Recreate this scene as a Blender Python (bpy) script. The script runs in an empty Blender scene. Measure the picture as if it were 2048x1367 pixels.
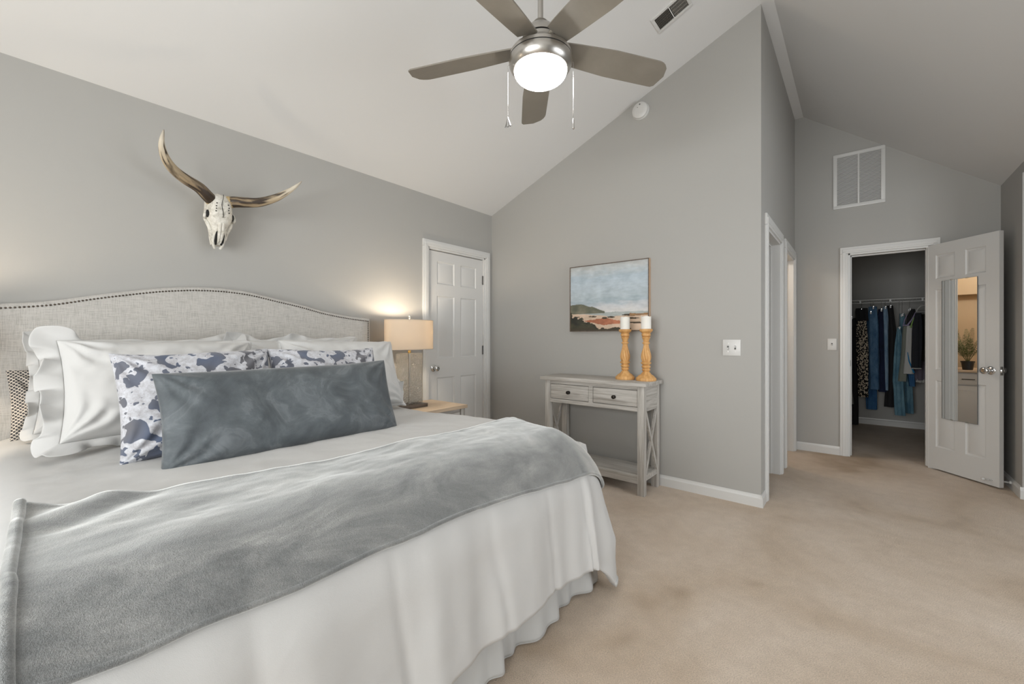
import bpy, math, random
from math import sin, cos, pi, sqrt, radians
from mathutils import Vector, Matrix, noise
random.seed(7)
S = bpy.context.scene
COL = S.collection
# ---------------------------------------------------------------- camera, light, exposure
cam = bpy.data.objects.new('camera', bpy.data.cameras.new('camera'))
COL.objects.link(cam)
cam.location = (0, 0, 1.1491)
cam.rotation_euler = (pi / 2, 0, 0.6912)
cam.data.sensor_width = 36
cam.data.lens = 837.5554 / 2048 * 36
cam.data.shift_y = -(683.5 - 676.08) / 2048
cam.data.clip_start = 0.02
S.camera = cam
S.view_settings.view_transform = 'Standard'
S.view_settings.look = 'None'
S.view_settings.exposure = 0.42
S.view_settings.gamma = 1.0
S.view_settings.use_curve_mapping = False
S.cycles.max_bounces = 10
S.cycles.diffuse_bounces = 6
S.cycles.sample_clamp_indirect = 4.0
S.cycles.caustics_reflective = False
S.cycles.caustics_refractive = False
W = bpy.data.worlds.new('sky')
S.world = W
W.use_nodes = True
W.node_tree.nodes['Background'].inputs[0].default_value = (0.75, 0.85, 1.0, 1)
W.node_tree.nodes['Background'].inputs[1].default_value = 1.0

def area(name, loc, rot, sx, sy, power, col=(1, 1, 1), spread=pi):
    L = bpy.data.lights.new(name, 'AREA')
    L.shape = 'RECTANGLE'; L.size = sx; L.size_y = sy; L.energy = power; L.color = col; L.spread = spread
    o = bpy.data.objects.new(name, L); COL.objects.link(o)
    o.location = loc; o.rotation_euler = rot
    return o
def point(name, loc, power, col, r):
    L = bpy.data.lights.new(name, 'POINT'); L.energy = power; L.color = col; L.shadow_soft_size = r
    o = bpy.data.objects.new(name, L); COL.objects.link(o); o.location = loc
    return o
# daylight through the two windows behind and beside the camera (both outside the frame)
area('daylight_rear_window', (-0.55, -1.98, 1.35), (pi / 2 + 0.25, 0, 0.0), 2.3, 1.6, 112, (1.0, 0.985, 0.96))
area('daylight_alcove_window', (2.30, 2.3, 1.35), (0, pi / 2 + 0.12, 0), 1.6, 2.2, 42, (0.98, 0.99, 1.0))
point('bathroom_bulb', (-1.12, 4.78, 2.12), 13, (1.0, 0.93, 0.83), 0.08)
LAMP_W, LAMP_C = 10.0, (1.0, 0.84, 0.64)

# ---------------------------------------------------------------- materials
MATS = {}
def mat(name, col, rough=0.6, metal=0.0, **k):
    m = bpy.data.materials.new(name); m.use_nodes = True
    b = m.node_tree.nodes['Principled BSDF']
    b.inputs['Base Color'].default_value = (*col, 1)
    b.inputs['Roughness'].default_value = rough
    b.inputs['Metallic'].default_value = metal
    for kk, v in k.items():
        b.inputs[kk.replace('_', ' ')].default_value = v
    MATS[name] = m
    return m
def srgb(r, g, b):
    f = lambda c: (c / 255 / 12.92) if c / 255 <= 0.04045 else ((c / 255 + 0.055) / 1.055) ** 2.4
    return (f(r), f(g), f(b))
class NT:
    def __init__(s, m): s.t = m.node_tree; s.b = s.t.nodes['Principled BSDF']
    def n(s, typ, **k):
        x = s.t.nodes.new(typ)
        for a, v in k.items():
            if a.startswith('i_'):
                x.inputs[a[2:].replace('_', ' ')].default_value = v
            else: setattr(x, a, v)
        return x
    def l(s, a, b): s.t.links.new(a, b)
    def coord(s, scale=(1, 1, 1), out='Object'):
        tc = s.n('ShaderNodeTexCoord'); mp = s.n('ShaderNodeMapping'); mp.inputs['Scale'].default_value = scale
        s.l(tc.outputs[out], mp.inputs[0]); return mp.outputs[0]
    def noise(s, vec, scale, detail=4, rough=0.6, dist=0.0):
        x = s.n('ShaderNodeTexNoise', i_Scale=scale, i_Detail=detail, i_Roughness=rough, i_Distortion=dist)
        s.l(vec, x.inputs['Vector']); return x.outputs['Fac']
    def ramp(s, fac, stops, interp='LINEAR'):
        r = s.n('ShaderNodeValToRGB'); r.color_ramp.interpolation = interp
        e = r.color_ramp.elements
        while len(e) < len(stops): e.new(0.5)
        for x, (p, c) in zip(e, stops): x.position = p; x.color = (*c, 1) if len(c) == 3 else c
        s.l(fac, r.inputs[0]); return r.outputs[0]
    def bump(s, h, strength, dist=0.01):
        b = s.n('ShaderNodeBump', i_Strength=strength, i_Distance=dist); s.l(h, b.inputs['Height']); s.l(b.outputs[0], s.b.inputs['Normal']); return b
    def color(s, c): s.l(c, s.b.inputs['Base Color'])
    def mix(s, fac, a, b):
        x = s.n('ShaderNodeMix', data_type='RGBA')
        s.l(fac, x.inputs[0])
        for v, i in ((a, 6), (b, 7)):
            if isinstance(v, tuple): x.inputs[i].default_value = (*v, 1)
            else: s.l(v, x.inputs[i])
        return x.outputs[2]
def paint(name, col, rough=0.55, bs=260, st=0.06):
    m = mat(name, col, rough); t = NT(m); v = t.coord()
    t.bump(t.noise(v, bs, 3), st, 0.002); return m
WALL = paint('wall_paint_grey', (0.385, 0.378, 0.36), 0.6)
CEIL = paint('ceiling_paint', (0.685, 0.685, 0.68), 0.75, 320)
TRIM = paint('trim_white', (0.63, 0.628, 0.615), 0.35, 60, 0.02)
DOORM = paint('door_white', (0.62, 0.617, 0.605), 0.4, 120, 0.03)
def carpet():
    m = mat('carpet_beige', srgb(186, 165, 143), 0.95); t = NT(m); v = t.coord()
    big = t.noise(v, 1.1, 3, 0.55, 0.6); mid = t.noise(v, 14, 4, 0.65); fin = t.noise(v, 230, 3, 0.8)
    c1 = t.ramp(big, [(0.30, srgb(176, 152, 124)), (0.42, srgb(209, 189, 167)), (0.62, srgb(224, 207, 189))])
    c2 = t.ramp(mid, [(0.3, (0.91, 0.90, 0.89)), (0.7, (1.03, 1.03, 1.03))])
    c3 = t.ramp(fin, [(0.30, (0.66, 0.64, 0.62)), (0.70, (1.24, 1.24, 1.24))])
    def mul(a, b):
        x = t.n('ShaderNodeMix', data_type='RGBA', blend_type='MULTIPLY'); x.inputs[0].default_value = 1.0
        t.l(a, x.inputs[6]); t.l(b, x.inputs[7]); return x.outputs[2]
    t.color(mul(mul(c1, c2), c3))
    b1 = t.n('ShaderNodeMath', operation='ADD'); t.l(fin, b1.inputs[0]); t.l(mid, b1.inputs[1])
    t.bump(b1.outputs[0], 0.7, 0.012)
    t.b.inputs['Sheen Weight'].default_value = 0.2
    return m
CARPET = carpet()
def cloth(name, col, sc=500, st=0.15, sheen=0.2, wr=0.0):
    m = mat(name, col, 0.85, Sheen_Weight=sheen); t = NT(m); v = t.coord()
    h = t.noise(v, sc, 2)
    if wr:
        w = t.n('ShaderNodeMath', operation='MULTIPLY_ADD'); w.inputs[1].default_value = wr
        t.l(t.noise(v, 9, 4, 0.6, 1.2), w.inputs[0]); t.l(h, w.inputs[2]); h = w.outputs[0]
    t.bump(h, st, 0.004); return m
WHITE = cloth('white_cotton', (0.55, 0.547, 0.538), 700, 0.12, 0.1, 3.0)
SKIRT = cloth('white_skirt_cotton', (0.50, 0.50, 0.49), 700, 0.12, 0.1, 2.0)
def linen():
    m = mat('headboard_linen', srgb(196, 191, 184), 0.9, Sheen_Weight=0.2); t = NT(m)
    a = t.noise(t.coord((20, 20, 420)), 1.0, 3, 0.7); b = t.noise(t.coord((20, 420, 20)), 1.0, 3, 0.7)
    s = t.n('ShaderNodeMath', operation='ADD'); t.l(a, s.inputs[0]); t.l(b, s.inputs[1])
    t.color(t.ramp(s.outputs[0], [(0.75, srgb(165, 162, 157)), (1.0, srgb(178, 175, 170)), (1.25, srgb(190, 187, 182))]))
    s2 = t.n('ShaderNodeMath', operation='MULTIPLY'); s2.inputs[1].default_value = 0.5; t.l(s.outputs[0], s2.inputs[0])
    t.bump(s2.outputs[0], 0.3, 0.004); return m
LINEN = linen()
def velvet():
    m = mat('slate_velvet', srgb(84, 92, 98), 0.7, Sheen_Weight=0.35, Sheen_Roughness=0.4); t = NT(m); v = t.coord()
    a = t.noise(v, 7.5, 5, 0.62, 0.9)
    t.color(t.ramp(a, [(0.30, srgb(60, 65, 70)), (0.47, srgb(74, 80, 84)), (0.56, srgb(84, 90, 94)), (0.60, srgb(96, 101, 105)), (0.66, srgb(86, 92, 96)), (0.8, srgb(100, 106, 110))]))  # narrow paler band mid-ramp paints in the crushed-pile highlights
    t.bump(t.noise(v, 22, 4, 0.6, 0.8), 0.25, 0.01); return m
VELVET = velvet()
def fleece():
    m = mat('grey_fleece', srgb(150, 151, 150), 0.95, Sheen_Weight=0.3, Sheen_Roughness=0.4); t = NT(m)
    shn = t.n('ShaderNodeBsdfSheen'); shn.inputs[0].default_value = (0.75, 0.76, 0.75, 1); shn.inputs['Roughness'].default_value = 0.45
    ad = t.n('ShaderNodeAddShader'); t.l(t.b.outputs[0], ad.inputs[0]); t.l(shn.outputs[0], ad.inputs[1]); t.l(ad.outputs[0], t.t.nodes['Material Output'].inputs[0]); v = t.coord()
    a = t.noise(t.coord((3.0, 1.3, 2.0)), 2.6, 6, 0.66, 0.9); f = t.noise(v, 380, 2, 0.8)
    c = t.ramp(a, [(0.28, srgb(90, 92, 93)), (0.45, srgb(120, 122, 122)), (0.56, srgb(138, 139, 138)), (0.70, srgb(172, 172, 170))])
    c3 = t.ramp(f, [(0.3, (0.72, 0.72, 0.72)), (0.7, (1.12, 1.12, 1.12))])
    x = t.n('ShaderNodeMix', data_type='RGBA', blend_type='MULTIPLY'); x.inputs[0].default_value = 1.0
    t.l(c, x.inputs[6]); t.l(c3, x.inputs[7]); t.color(x.outputs[2])
    s = t.n('ShaderNodeMath', operation='ADD'); t.l(f, s.inputs[0]); t.l(t.noise(v, 60, 3), s.inputs[1])
    t.bump(s.outputs[0], 0.6, 0.008); return m
FLEECE = fleece()
def cowhide():
    m = mat('cow_print', (0.7, 0.7, 0.7), 0.8, Sheen_Weight=0.2); t = NT(m); v = t.coord()
    a = t.noise(v, 15.0, 1.5, 0.5, 0.25); b = t.noise(v, 42, 1.2, 0.5, 0.2)
    m1 = t.ramp(a, [(0.55, (0, 0, 0)), (0.558, (1, 1, 1))]); m2 = t.ramp(b, [(0.61, (0, 0, 0)), (0.625, (1, 1, 1))])
    mx = t.n('ShaderNodeMix', data_type='RGBA', blend_type='LIGHTEN'); mx.inputs[0].default_value = 1.0
    t.l(m1, mx.inputs[6]); t.l(m2, mx.inputs[7])
    spot = t.ramp(t.noise(v, 3.0, 2), [(0.42, srgb(72, 84, 108)), (0.62, srgb(98, 98, 104))])
    base = t.ramp(t.noise(v, 45, 5, 0.8), [(0.35, srgb(158, 156, 160)), (0.6, srgb(192, 194, 200))])
    t.color(t.mix(mx.outputs[2], base, spot)); t.bump(t.noise(v, 300, 2), 0.1, 0.003); return m
COW = cowhide()
def trellis():
    m = mat('black_trellis_weave', (0.1, 0.1, 0.1), 0.9); t = NT(m); v = t.coord((1, 1, 0.0))
    rot = t.n('ShaderNodeMapping'); rot.inputs['Rotation'].default_value = (0, 0, pi / 4); t.l(v, rot.inputs[0])
    w1 = t.n('ShaderNodeTexWave', wave_type='BANDS', bands_direction='X', i_Scale=32.0, i_Distortion=1.2); w1.inputs['Detail Scale'].default_value = 3
    w2 = t.n('ShaderNodeTexWave', wave_type='BANDS', bands_direction='Y', i_Scale=32.0, i_Distortion=1.2); w2.inputs['Detail Scale'].default_value = 3
    t.l(rot.outputs[0], w1.inputs[0]); t.l(rot.outputs[0], w2.inputs[0])
    mx = t.n('ShaderNodeMath', operation='MAXIMUM'); t.l(w1.outputs['Fac'], mx.inputs[0]); t.l(w2.outputs['Fac'], mx.inputs[1])
    t.color(t.ramp(mx.outputs[0], [(0.80, srgb(58, 58, 60)), (0.9, srgb(205, 196, 184))])); return m
TRELLIS = trellis()
def wood(name, c0, c1, c2, sc, rough=0.6, st=0.25, rs=2.0):
    m = mat(name, c1, rough); t = NT(m); v = t.coord(sc)
    a = t.noise(v, rs, 6, 0.65, 0.4)
    t.color(t.ramp(a, [(0.3, c0), (0.5, c1), (0.7, c2)])); t.bump(a, st, 0.003); return m
_g = (srgb(142, 137, 130), srgb(176, 172, 166), srgb(198, 195, 190))
GW_X = wood('whitewashed_wood_long', *_g, (1.5, 30, 30))
GW_Y = wood('whitewashed_wood_cross', *_g, (30, 1.5, 30))
GW_Z = wood('whitewashed_wood_upright', *_g, (30, 30, 1.5))
PINE = wood('carved_pine', srgb(178, 128, 74), srgb(205, 157, 98), srgb(224, 180, 122), (22, 22, 4), 0.5, 0.15)
OAK = wood('pale_oak_top', srgb(176, 154, 130), srgb(198, 178, 154), srgb(212, 194, 172), (25, 2, 25), 0.5, 0.1)
FRAMEW = wood('frame_oak', srgb(160, 128, 100), srgb(186, 156, 128), srgb(200, 174, 148), (25, 25, 3), 0.5, 0.1)
DARKW = wood('dark_wood', srgb(70, 60, 52), srgb(92, 80, 70), srgb(110, 97, 86), (30, 4, 30), 0.45, 0.1)
NICKEL = mat('brushed_nickel', (0.50, 0.48, 0.45), 0.30, 1.0)
CHROME = mat('chrome', (0.72, 0.72, 0.72), 0.12, 1.0)
BRASS = mat('brass', srgb(190, 160, 100), 0.3, 1.0)
BRONZE = mat('dark_bronze', srgb(40, 36, 33), 0.35, 0.7)
NAILM = mat('nail_bronze', srgb(92, 84, 76), 0.3, 0.9)
BLACK = mat('shade_and_wick_black', (0.01, 0.01, 0.01), 0.9)  # flat black: shade painted into gaps and hollows, also crack and wick
GREYM = mat('dull_grey', (0.12, 0.12, 0.115), 0.7)
PLASTIC = mat('white_plastic', (0.60, 0.595, 0.58), 0.35)
BLADE = wood('fan_blade_grey', srgb(122, 116, 106), srgb(126, 120, 110), srgb(131, 125, 115), (3, 3, 3), 0.42, 0.02)
MIRROR = mat('mirror_silver', (0.93, 0.94, 0.93), 0.01, 1.0)
WAX = mat('white_wax', (0.80, 0.78, 0.73), 0.5, Subsurface_Weight=0.3, Subsurface_Radius=(0.02, 0.015, 0.01), Subsurface_Scale=0.5)
LACE = cloth('lace_grey', srgb(150, 148, 144), 200, 0.8)
def emit(name, col, s):
    m = mat(name, (0.9, 0.9, 0.88), 0.3); b = m.node_tree.nodes['Principled BSDF']
    b.inputs['Emission Color'].default_value = (*col, 1); b.inputs['Emission Strength'].default_value = s; return m
BOWL = emit('frosted_bowl_lit', (1.0, 0.96, 0.91), 32.0)
def shade():
    m = bpy.data.materials.new('linen_shade'); m.use_nodes = True; t = m.node_tree
    b = t.nodes['Principled BSDF']; b.inputs['Base Color'].default_value = (*srgb(210, 200, 186), 1); b.inputs['Roughness'].default_value = 0.9
    tr = t.nodes.new('ShaderNodeBsdfTranslucent'); tr.inputs[0].default_value = (*srgb(226, 214, 196), 1)
    mx = t.nodes.new('ShaderNodeMixShader'); mx.inputs[0].default_value = 0.28
    t.links.new(b.outputs[0], mx.inputs[1]); t.links.new(tr.outputs[0], mx.inputs[2])
    t.links.new(mx.outputs[0], t.nodes['Material Output'].inputs[0]); return m
SHADE = shade()
def glassy(name, tint, refl=0.12, bump=0.0, sc=60, haze=0.0):
    m = bpy.data.materials.new(name); m.use_nodes = True; t = m.node_tree; t.nodes.remove(t.nodes['Principled BSDF'])
    tr = t.nodes.new('ShaderNodeBsdfTransparent'); tr.inputs[0].default_value = (*tint, 1)
    gl = t.nodes.new('ShaderNodeBsdfGlossy'); gl.inputs['Roughness'].default_value = 0.12
    mx = t.nodes.new('ShaderNodeMixShader'); mx.inputs[0].default_value = refl
    if bump:
        tc = t.nodes.new('ShaderNodeTexCoord'); vo = t.nodes.new('ShaderNodeTexVoronoi'); vo.inputs['Scale'].default_value = sc
        bp = t.nodes.new('ShaderNodeBump'); bp.inputs['Strength'].default_value = bump; bp.inputs['Distance'].default_value = 0.02
        t.links.new(tc.outputs['Object'], vo.inputs['Vector']); t.links.new(vo.outputs['Distance'], bp.inputs['Height'])
        t.links.new(bp.outputs[0], gl.inputs['Normal'])
        rp = t.nodes.new('ShaderNodeMapRange'); rp.inputs[1].default_value = 0.1; rp.inputs[2].default_value = 0.6
        rp.inputs[3].default_value = refl * 0.6; rp.inputs[4].default_value = refl * 2.0
        t.links.new(vo.outputs['Distance'], rp.inputs[0]); t.links.new(rp.outputs[0], mx.inputs[0])
    src = tr.outputs[0]
    if haze:
        tl = t.nodes.new('ShaderNodeBsdfTranslucent'); tl.inputs[0].default_value = (.9, .89, .86, 1); mh_ = t.nodes.new('ShaderNodeMixShader'); mh_.inputs[0].default_value = haze
        t.links.new(tr.outputs[0], mh_.inputs[1]); t.links.new(tl.outputs[0], mh_.inputs[2]); src = mh_.outputs[0]
    t.links.new(src, mx.inputs[1]); t.links.new(gl.outputs[0], mx.inputs[2])
    t.links.new(mx.outputs[0], t.nodes['Material Output'].inputs[0]); return m
SEEDED = glassy('seeded_glass', (0.985, 0.98, 0.965), 0.13, 1.0, 75, 0.20)
PANE = glassy('window_pane', (0.97, 0.98, 0.98), 0.05)
CLEAR = glassy('clear_bead', (0.95, 0.95, 0.93), 0.3)
def denim(name, a, b):
    m = mat(name, a, 0.9); t = NT(m)
    n1 = t.noise(t.coord((1, 1, 0.4)), 14, 5, 0.7); t.color(t.ramp(n1, [(0.3, a), (0.7, b)]))
    t.bump(t.noise(t.coord(), 60, 3), 0.3, 0.004); return m
J_MID = denim('denim_mid_blue', srgb(48, 86, 124), srgb(104, 140, 172))
J_DARK = denim('denim_dark_navy', srgb(14, 22, 46), srgb(28, 40, 74))
J_LIGHT = denim('denim_light_blue', srgb(96, 128, 158), srgb(150, 172, 192))
J_TEAL = denim('denim_teal_blue', srgb(64, 106, 130), srgb(120, 156, 170))
J_BLUE = denim('denim_strong_blue', srgb(30, 74, 118), srgb(66, 114, 158))
BLACKC = cloth('black_fabric', (0.012, 0.012, 0.014), 400, 0.2, 0.05)
NAVYC = cloth('charcoal_navy_fabric', srgb(34, 37, 44), 400, 0.2, 0.1)
OLIVEC = cloth('dark_olive_fabric', srgb(38, 36, 30), 400, 0.2, 0.1)
KHAKI = cloth('grey_green_twill', srgb(128, 132, 122), 400, 0.2, 0.1)
PALEKNIT = cloth('pale_grey_jersey', srgb(190, 190, 186), 400, 0.2, 0.1)
LAV = cloth('lavender_trim', srgb(168, 156, 190), 400, 0.2, 0.1)
GREENT = cloth('green_trim', srgb(150, 190, 110), 400, 0.1, 0.1)
BLUET = cloth('blue_trim', srgb(30, 130, 190), 400, 0.1, 0.1)
PURPLE = cloth('heather_purple', srgb(110, 102, 116), 300, 0.4, 0.1)
def leopard():
    m = mat('leopard_print', (0.1, 0.1, 0.1), 0.85); t = NT(m); v = t.coord((1, 1, 0.8))
    vo = t.n('ShaderNodeTexVoronoi', i_Scale=62.0); t.l(v, vo.inputs['Vector'])
    a = t.noise(v, 30, 2)
    s = t.n('ShaderNodeMath', operation='MULTIPLY_ADD'); s.inputs[1].default_value = 0.5; t.l(a, s.inputs[0]); t.l(vo.outputs['Distance'], s.inputs[2])
    t.color(t.ramp(s.outputs[0], [(0.42, srgb(18, 16, 15)), (0.47, srgb(214, 200, 178)), (0.68, srgb(214, 200, 178)), (0.73, srgb(18, 16, 15))])); return m
LEOP = leopard()
def horn():
    m = mat('horn_keratin', srgb(170, 140, 100), 0.5); t = NT(m)
    at = t.n('ShaderNodeAttribute', attribute_name='along'); st = t.n('ShaderNodeAttribute', attribute_name='ridge')
    base = t.ramp(at.outputs['Fac'], [(0.0, srgb(118, 100, 78)), (0.35, srgb(146, 128, 102)), (0.62, srgb(178, 162, 136)), (0.88, srgb(200, 192, 176)), (1.0, srgb(150, 142, 130))])
    dk = t.ramp(st.outputs['Fac'], [(0.30, (0, 0, 0)), (0.62, (1, 1, 1))])
    t.color(t.mix(dk, base, srgb(52, 40, 30))); t.bump(st.outputs['Fac'], 0.4, 0.01); return m
HORN = horn()
def bone():
    m = mat('weathered_bone', srgb(205, 200, 190), 0.75); t = NT(m); v = t.coord()
    a = t.noise(v, 34, 6, 0.75, 0.6); b = t.noise(v, 9, 3, 0.6)
    c = t.ramp(a, [(0.30, srgb(120, 112, 98)), (0.42, srgb(196, 192, 182)), (0.6, srgb(222, 219, 211))])
    t.color(c); t.bump(a, 0.5, 0.006); return m
BONE = bone()
LEAF = mat('fern_green', srgb(66, 84, 40), 0.6)
LEAF2 = mat('fern_dark_green', srgb(46, 66, 30), 0.6)
BATHW = paint('bathroom_paint_tan', srgb(196, 176, 148), 0.6)
TILE = paint('bathroom_floor', srgb(180, 172, 160), 0.4)
# ---------------------------------------------------------------- mesh helpers
class MB:
    def __init__(s): s.v = []; s.f = []
    def add(s, verts, faces, M=None):
        o = len(s.v)
        s.v += [tuple(M @ Vector(p)) if M is not None else tuple(p) for p in verts]
        s.f += [tuple(i + o for i in f) for f in faces]; return s
    def box(s, x0, x1, y0, y1, z0, z1, b=0.0, M=None):
        if b <= 0:
            v = [(x, y, z) for x in (x0, x1) for y in (y0, y1) for z in (z0, z1)]
            f = [(0, 1, 3, 2), (4, 6, 7, 5), (0, 4, 5, 1), (2, 3, 7, 6), (0, 2, 6, 4), (1, 5, 7, 3)]
            return s.add(v, f, M)
        # chamfered box: 24 vertices
        import bmesh
        bm = bmesh.new(); bmesh.ops.create_cube(bm, size=1.0)
        for q in bm.verts:
            q.co = Vector(((x0 + x1) / 2 + q.co.x * (x1 - x0), (y0 + y1) / 2 + q.co.y * (y1 - y0), (z0 + z1) / 2 + q.co.z * (z1 - z0)))
        bmesh.ops.bevel(bm, geom=list(bm.edges), offset=b, segments=2, affect='EDGES', profile=0.6)
        bm.verts.index_update()
        v = [tuple(q.co) for q in bm.verts]; f = [tuple(q.index for q in fc.verts) for fc in bm.faces]; bm.free()
        return s.add(v, f, M)
    def prism(s, poly, axis, a, b, M=None):
        # poly in the two remaining axes (x,y,z order), extruded along axis from a to b
        def P(p, t):
            q = list(p); q.insert(axis, t); return tuple(q)
        n = len(poly); v = [P(p, a) for p in poly] + [P(p, b) for p in poly]
        f = [tuple(range(n - 1, -1, -1)), tuple(range(n, 2 * n))] + [(i, (i + 1) % n, n + (i + 1) % n, n + i) for i in range(n)]
        return s.add(v, f, M)
    def tube(s, pts, r, n=10, caps=True, M=None, sq=(1, 1)):
        pts = [Vector(p) for p in pts]; R = r if isinstance(r, (list, tuple)) else [r] * len(pts)
        v = []; prev = None
        for i, p in enumerate(pts):
            t = (pts[min(i + 1, len(pts) - 1)] - pts[max(i - 1, 0)]).normalized()
            if prev is None:
                a = Vector((0, 0, 1)) if abs(t.z) < 0.9 else Vector((1, 0, 0)); u = t.cross(a).normalized()
            else: u = (prev - t * prev.dot(t)).normalized()
            prev = u; w = t.cross(u)
            v += [tuple(p + u * cos(2 * pi * k / n) * R[i] * sq[0] + w * sin(2 * pi * k / n) * R[i] * sq[1]) for k in range(n)]
        f = [(i * n + k, i * n + (k + 1) % n, (i + 1) * n + (k + 1) % n, (i + 1) * n + k) for i in range(len(pts) - 1) for k in range(n)]
        if caps: f += [tuple(range(n - 1, -1, -1)), tuple(range((len(pts) - 1) * n, len(pts) * n))]
        return s.add(v, f, M)
    def lathe(s, prof, n=32, M=None, fn=None):
        v = []
        for j, (r, z) in enumerate(prof):
            for k in range(n):
                a = 2 * pi * k / n; rr = r * (fn(a, z) if fn else 1)
                v.append((rr * cos(a), rr * sin(a), z))
        m = len(prof)
        f = [(j * n + k, j * n + (k + 1) % n, (j + 1) * n + (k + 1) % n, (j + 1) * n + k) for j in range(m - 1) for k in range(n)]
        f += [tuple(range(n - 1, -1, -1)), tuple(range((m - 1) * n, m * n))]
        return s.add(v, f, M)
    def sphere(s, c, r, n=12, M=None, sc=(1, 1, 1)):
        prof = [(max(1e-4, sin(pi * j / n)), -cos(pi * j / n)) for j in range(n + 1)]
        v = []
        for (q, z) in prof:
            for k in range(n): v.append((c[0] + r * sc[0] * q * cos(2 * pi * k / n), c[1] + r * sc[1] * q * sin(2 * pi * k / n), c[2] + r * sc[2] * z))
        f = [(j * n + k, j * n + (k + 1) % n, (j + 1) * n + (k + 1) % n, (j + 1) * n + k) for j in range(n) for k in range(n)]
        return s.add(v, f, M)
    def grid(s, fn, nu, nv, M=None, flip=False):
        v = [fn(i / nu, j / nv) for i in range(nu + 1) for j in range(nv + 1)]
        w = nv + 1
        f = [((i * w + j), (i + 1) * w + j, (i + 1) * w + j + 1, i * w + j + 1) for i in range(nu) for j in range(nv)]
        if flip: f = [tuple(reversed(q)) for q in f]
        return s.add(v, f, M)
    def build(s, name, m, parent=None, smooth=True, angle=0.6, loc=None):
        me = bpy.data.meshes.new(name); me.from_pydata(s.v, [], s.f); me.validate(); me.update()
        me.materials.append(m)
        if smooth:
            me.polygons.foreach_set('use_smooth', [True] * len(me.polygons))
            try: me.set_sharp_from_angle(angle=angle)
            except Exception: pass
        o = bpy.data.objects.new(name, me); COL.objects.link(o)
        if parent is not None: o.parent = parent
        if loc is not None: o.location = loc
        return o
def box(*a, b=0.0): return MB().box(*a, b=b)
def tag(o, label, cat, group=None):
    o['label'] = label; o['category'] = cat
    if group: o['group'] = group
    return o
def thing(name, label, cat, loc=(0, 0, 0), rz=0.0, group=None):
    o = bpy.data.objects.new(name, None); COL.objects.link(o); o.location = loc; o.rotation_euler = (0, 0, rz)
    o.empty_display_size = 0.1
    return tag(o, label, cat, group)
def struct(name, mb, m, parent=None, smooth=False):
    o = mb.build(name, m, parent, smooth)
    if parent is None: o['kind'] = 'structure'
    return o
def kids(o): return [c for c in bpy.data.objects if c.parent == o]
def dup(o, parent=None):
    c = o.copy(); COL.objects.link(c)
    if parent is not None:
        c.parent = parent
    for ch in kids(o): dup(ch, c)
    return c
def fnoise(x, y, z=0.0): return noise.noise((x, y, z))
def fbm(x, y, z=0.0, o=4): return noise.fractal((x, y, z), 0.9, 2.1, o)

# ---------------------------------------------------------------- room shell
XA, YB, XC, YD, XE, ZC, ZE, XR = -2.987, 3.2744, -0.5104, 5.2313, 0.9046, 3.4219, 2.4065, -0.4374
ZA = 2.44; SL = (ZC - ZA) / (XC - XA); SR = (ZE - ZC) / (XE - XR)
ZD, CW = 2.032, 0.063           # casing top, casing width
YREAR = -1.75
zl = lambda x: ZA + (x - XA) * SL
zr = lambda x: ZC + (x - XR) * SR
T = 0.12
struct('floor', box(-3.2, 2.5, -2.0, 7.7, -0.1, 0), CARPET)
# ceiling: left slope, flat ridge strip, right slope
cb = MB()
x0, x1, x2 = XA - T, XC, 2.4
cb.prism([(x0, zl(x0)), (x1, ZC), (x1, ZC + 0.1), (x0, zl(x0) + 0.1)], 1, YREAR - T, YB + T)
cb.prism([(x1, ZC), (XR, ZC), (XR, ZC + 0.1), (x1, ZC + 0.1)], 1, YREAR - T, YD + T)
cb.prism([(XR, ZC), (XE + T, zr(XE + T)), (XE + T, zr(XE + T) + 0.1), (XR, ZC + 0.1)], 1, YREAR - T, YD + T)
struct('ceiling', cb, CEIL)
# wall A (headboard wall) with closed door opening
AY0, AY1 = 2.420, 3.170
wa = MB(); wa.box(XA - T, XA, YREAR - T, AY0, 0, ZA + 0.02); wa.box(XA - T, XA, AY1, YB + T, 0, ZA + 0.02); wa.box(XA - T, XA, AY0, AY1, 1.975, ZA + 0.02)
struct('wall_left', wa, WALL)
# wall B
wb = MB(); wb.prism([(XA, 0), (XC, 0), (XC, ZC + 0.02), (XA, ZA + 0.02)], 1, YB, YB + T)
struct('wall_back', wb, WALL)
# wall C with two door openings
C1, C2 = (3.485, 4.170), (4.470, 5.115)
wc = MB()
for a, b in ((YB + T, C1[0]), (C1[1], C2[0]), (C2[1], YD + T)): wc.box(XC - T, XC, a, b, 0, ZC + 0.02)
for a, b in (C1, C2): wc.box(XC - T, XC, a, b, 1.952, ZC + 0.02)
struct('wall_hall_left', wc, WALL)
# wall D with walk-in closet opening
D0, D1, DZ = -0.078, 0.492, 1.972
wd = MB()
wd.prism([(XC, 0), (D0, 0), (D0, zr(D0) + .02), (XR, ZC + .02), (XC, ZC + .02)], 1, YD, YD + T)
wd.prism([(D1, 0), (XE + T, 0), (XE + T, zr(XE + T) + .02), (D1, zr(D1) + .02)], 1, YD, YD + T)
wd.prism([(D0, DZ), (D1, DZ), (D1, zr(D1) + .02), (D0, zr(D0) + .02)], 1, YD, YD + T)
struct('wall_hall_end', wd, WALL)
# wall E with wide alcove opening
EY, EZ = 4.640, 2.335
we = MB(); we.box(XE, XE + T, EY, YD, 0, ZE + .02); we.box(XE, XE + T, 0.3, EY, EZ, ZE + .02); we.box(XE, XE + T, YREAR - T, 0.3, 0, ZE + .02)
struct('wall_right', we, WALL)
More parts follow.
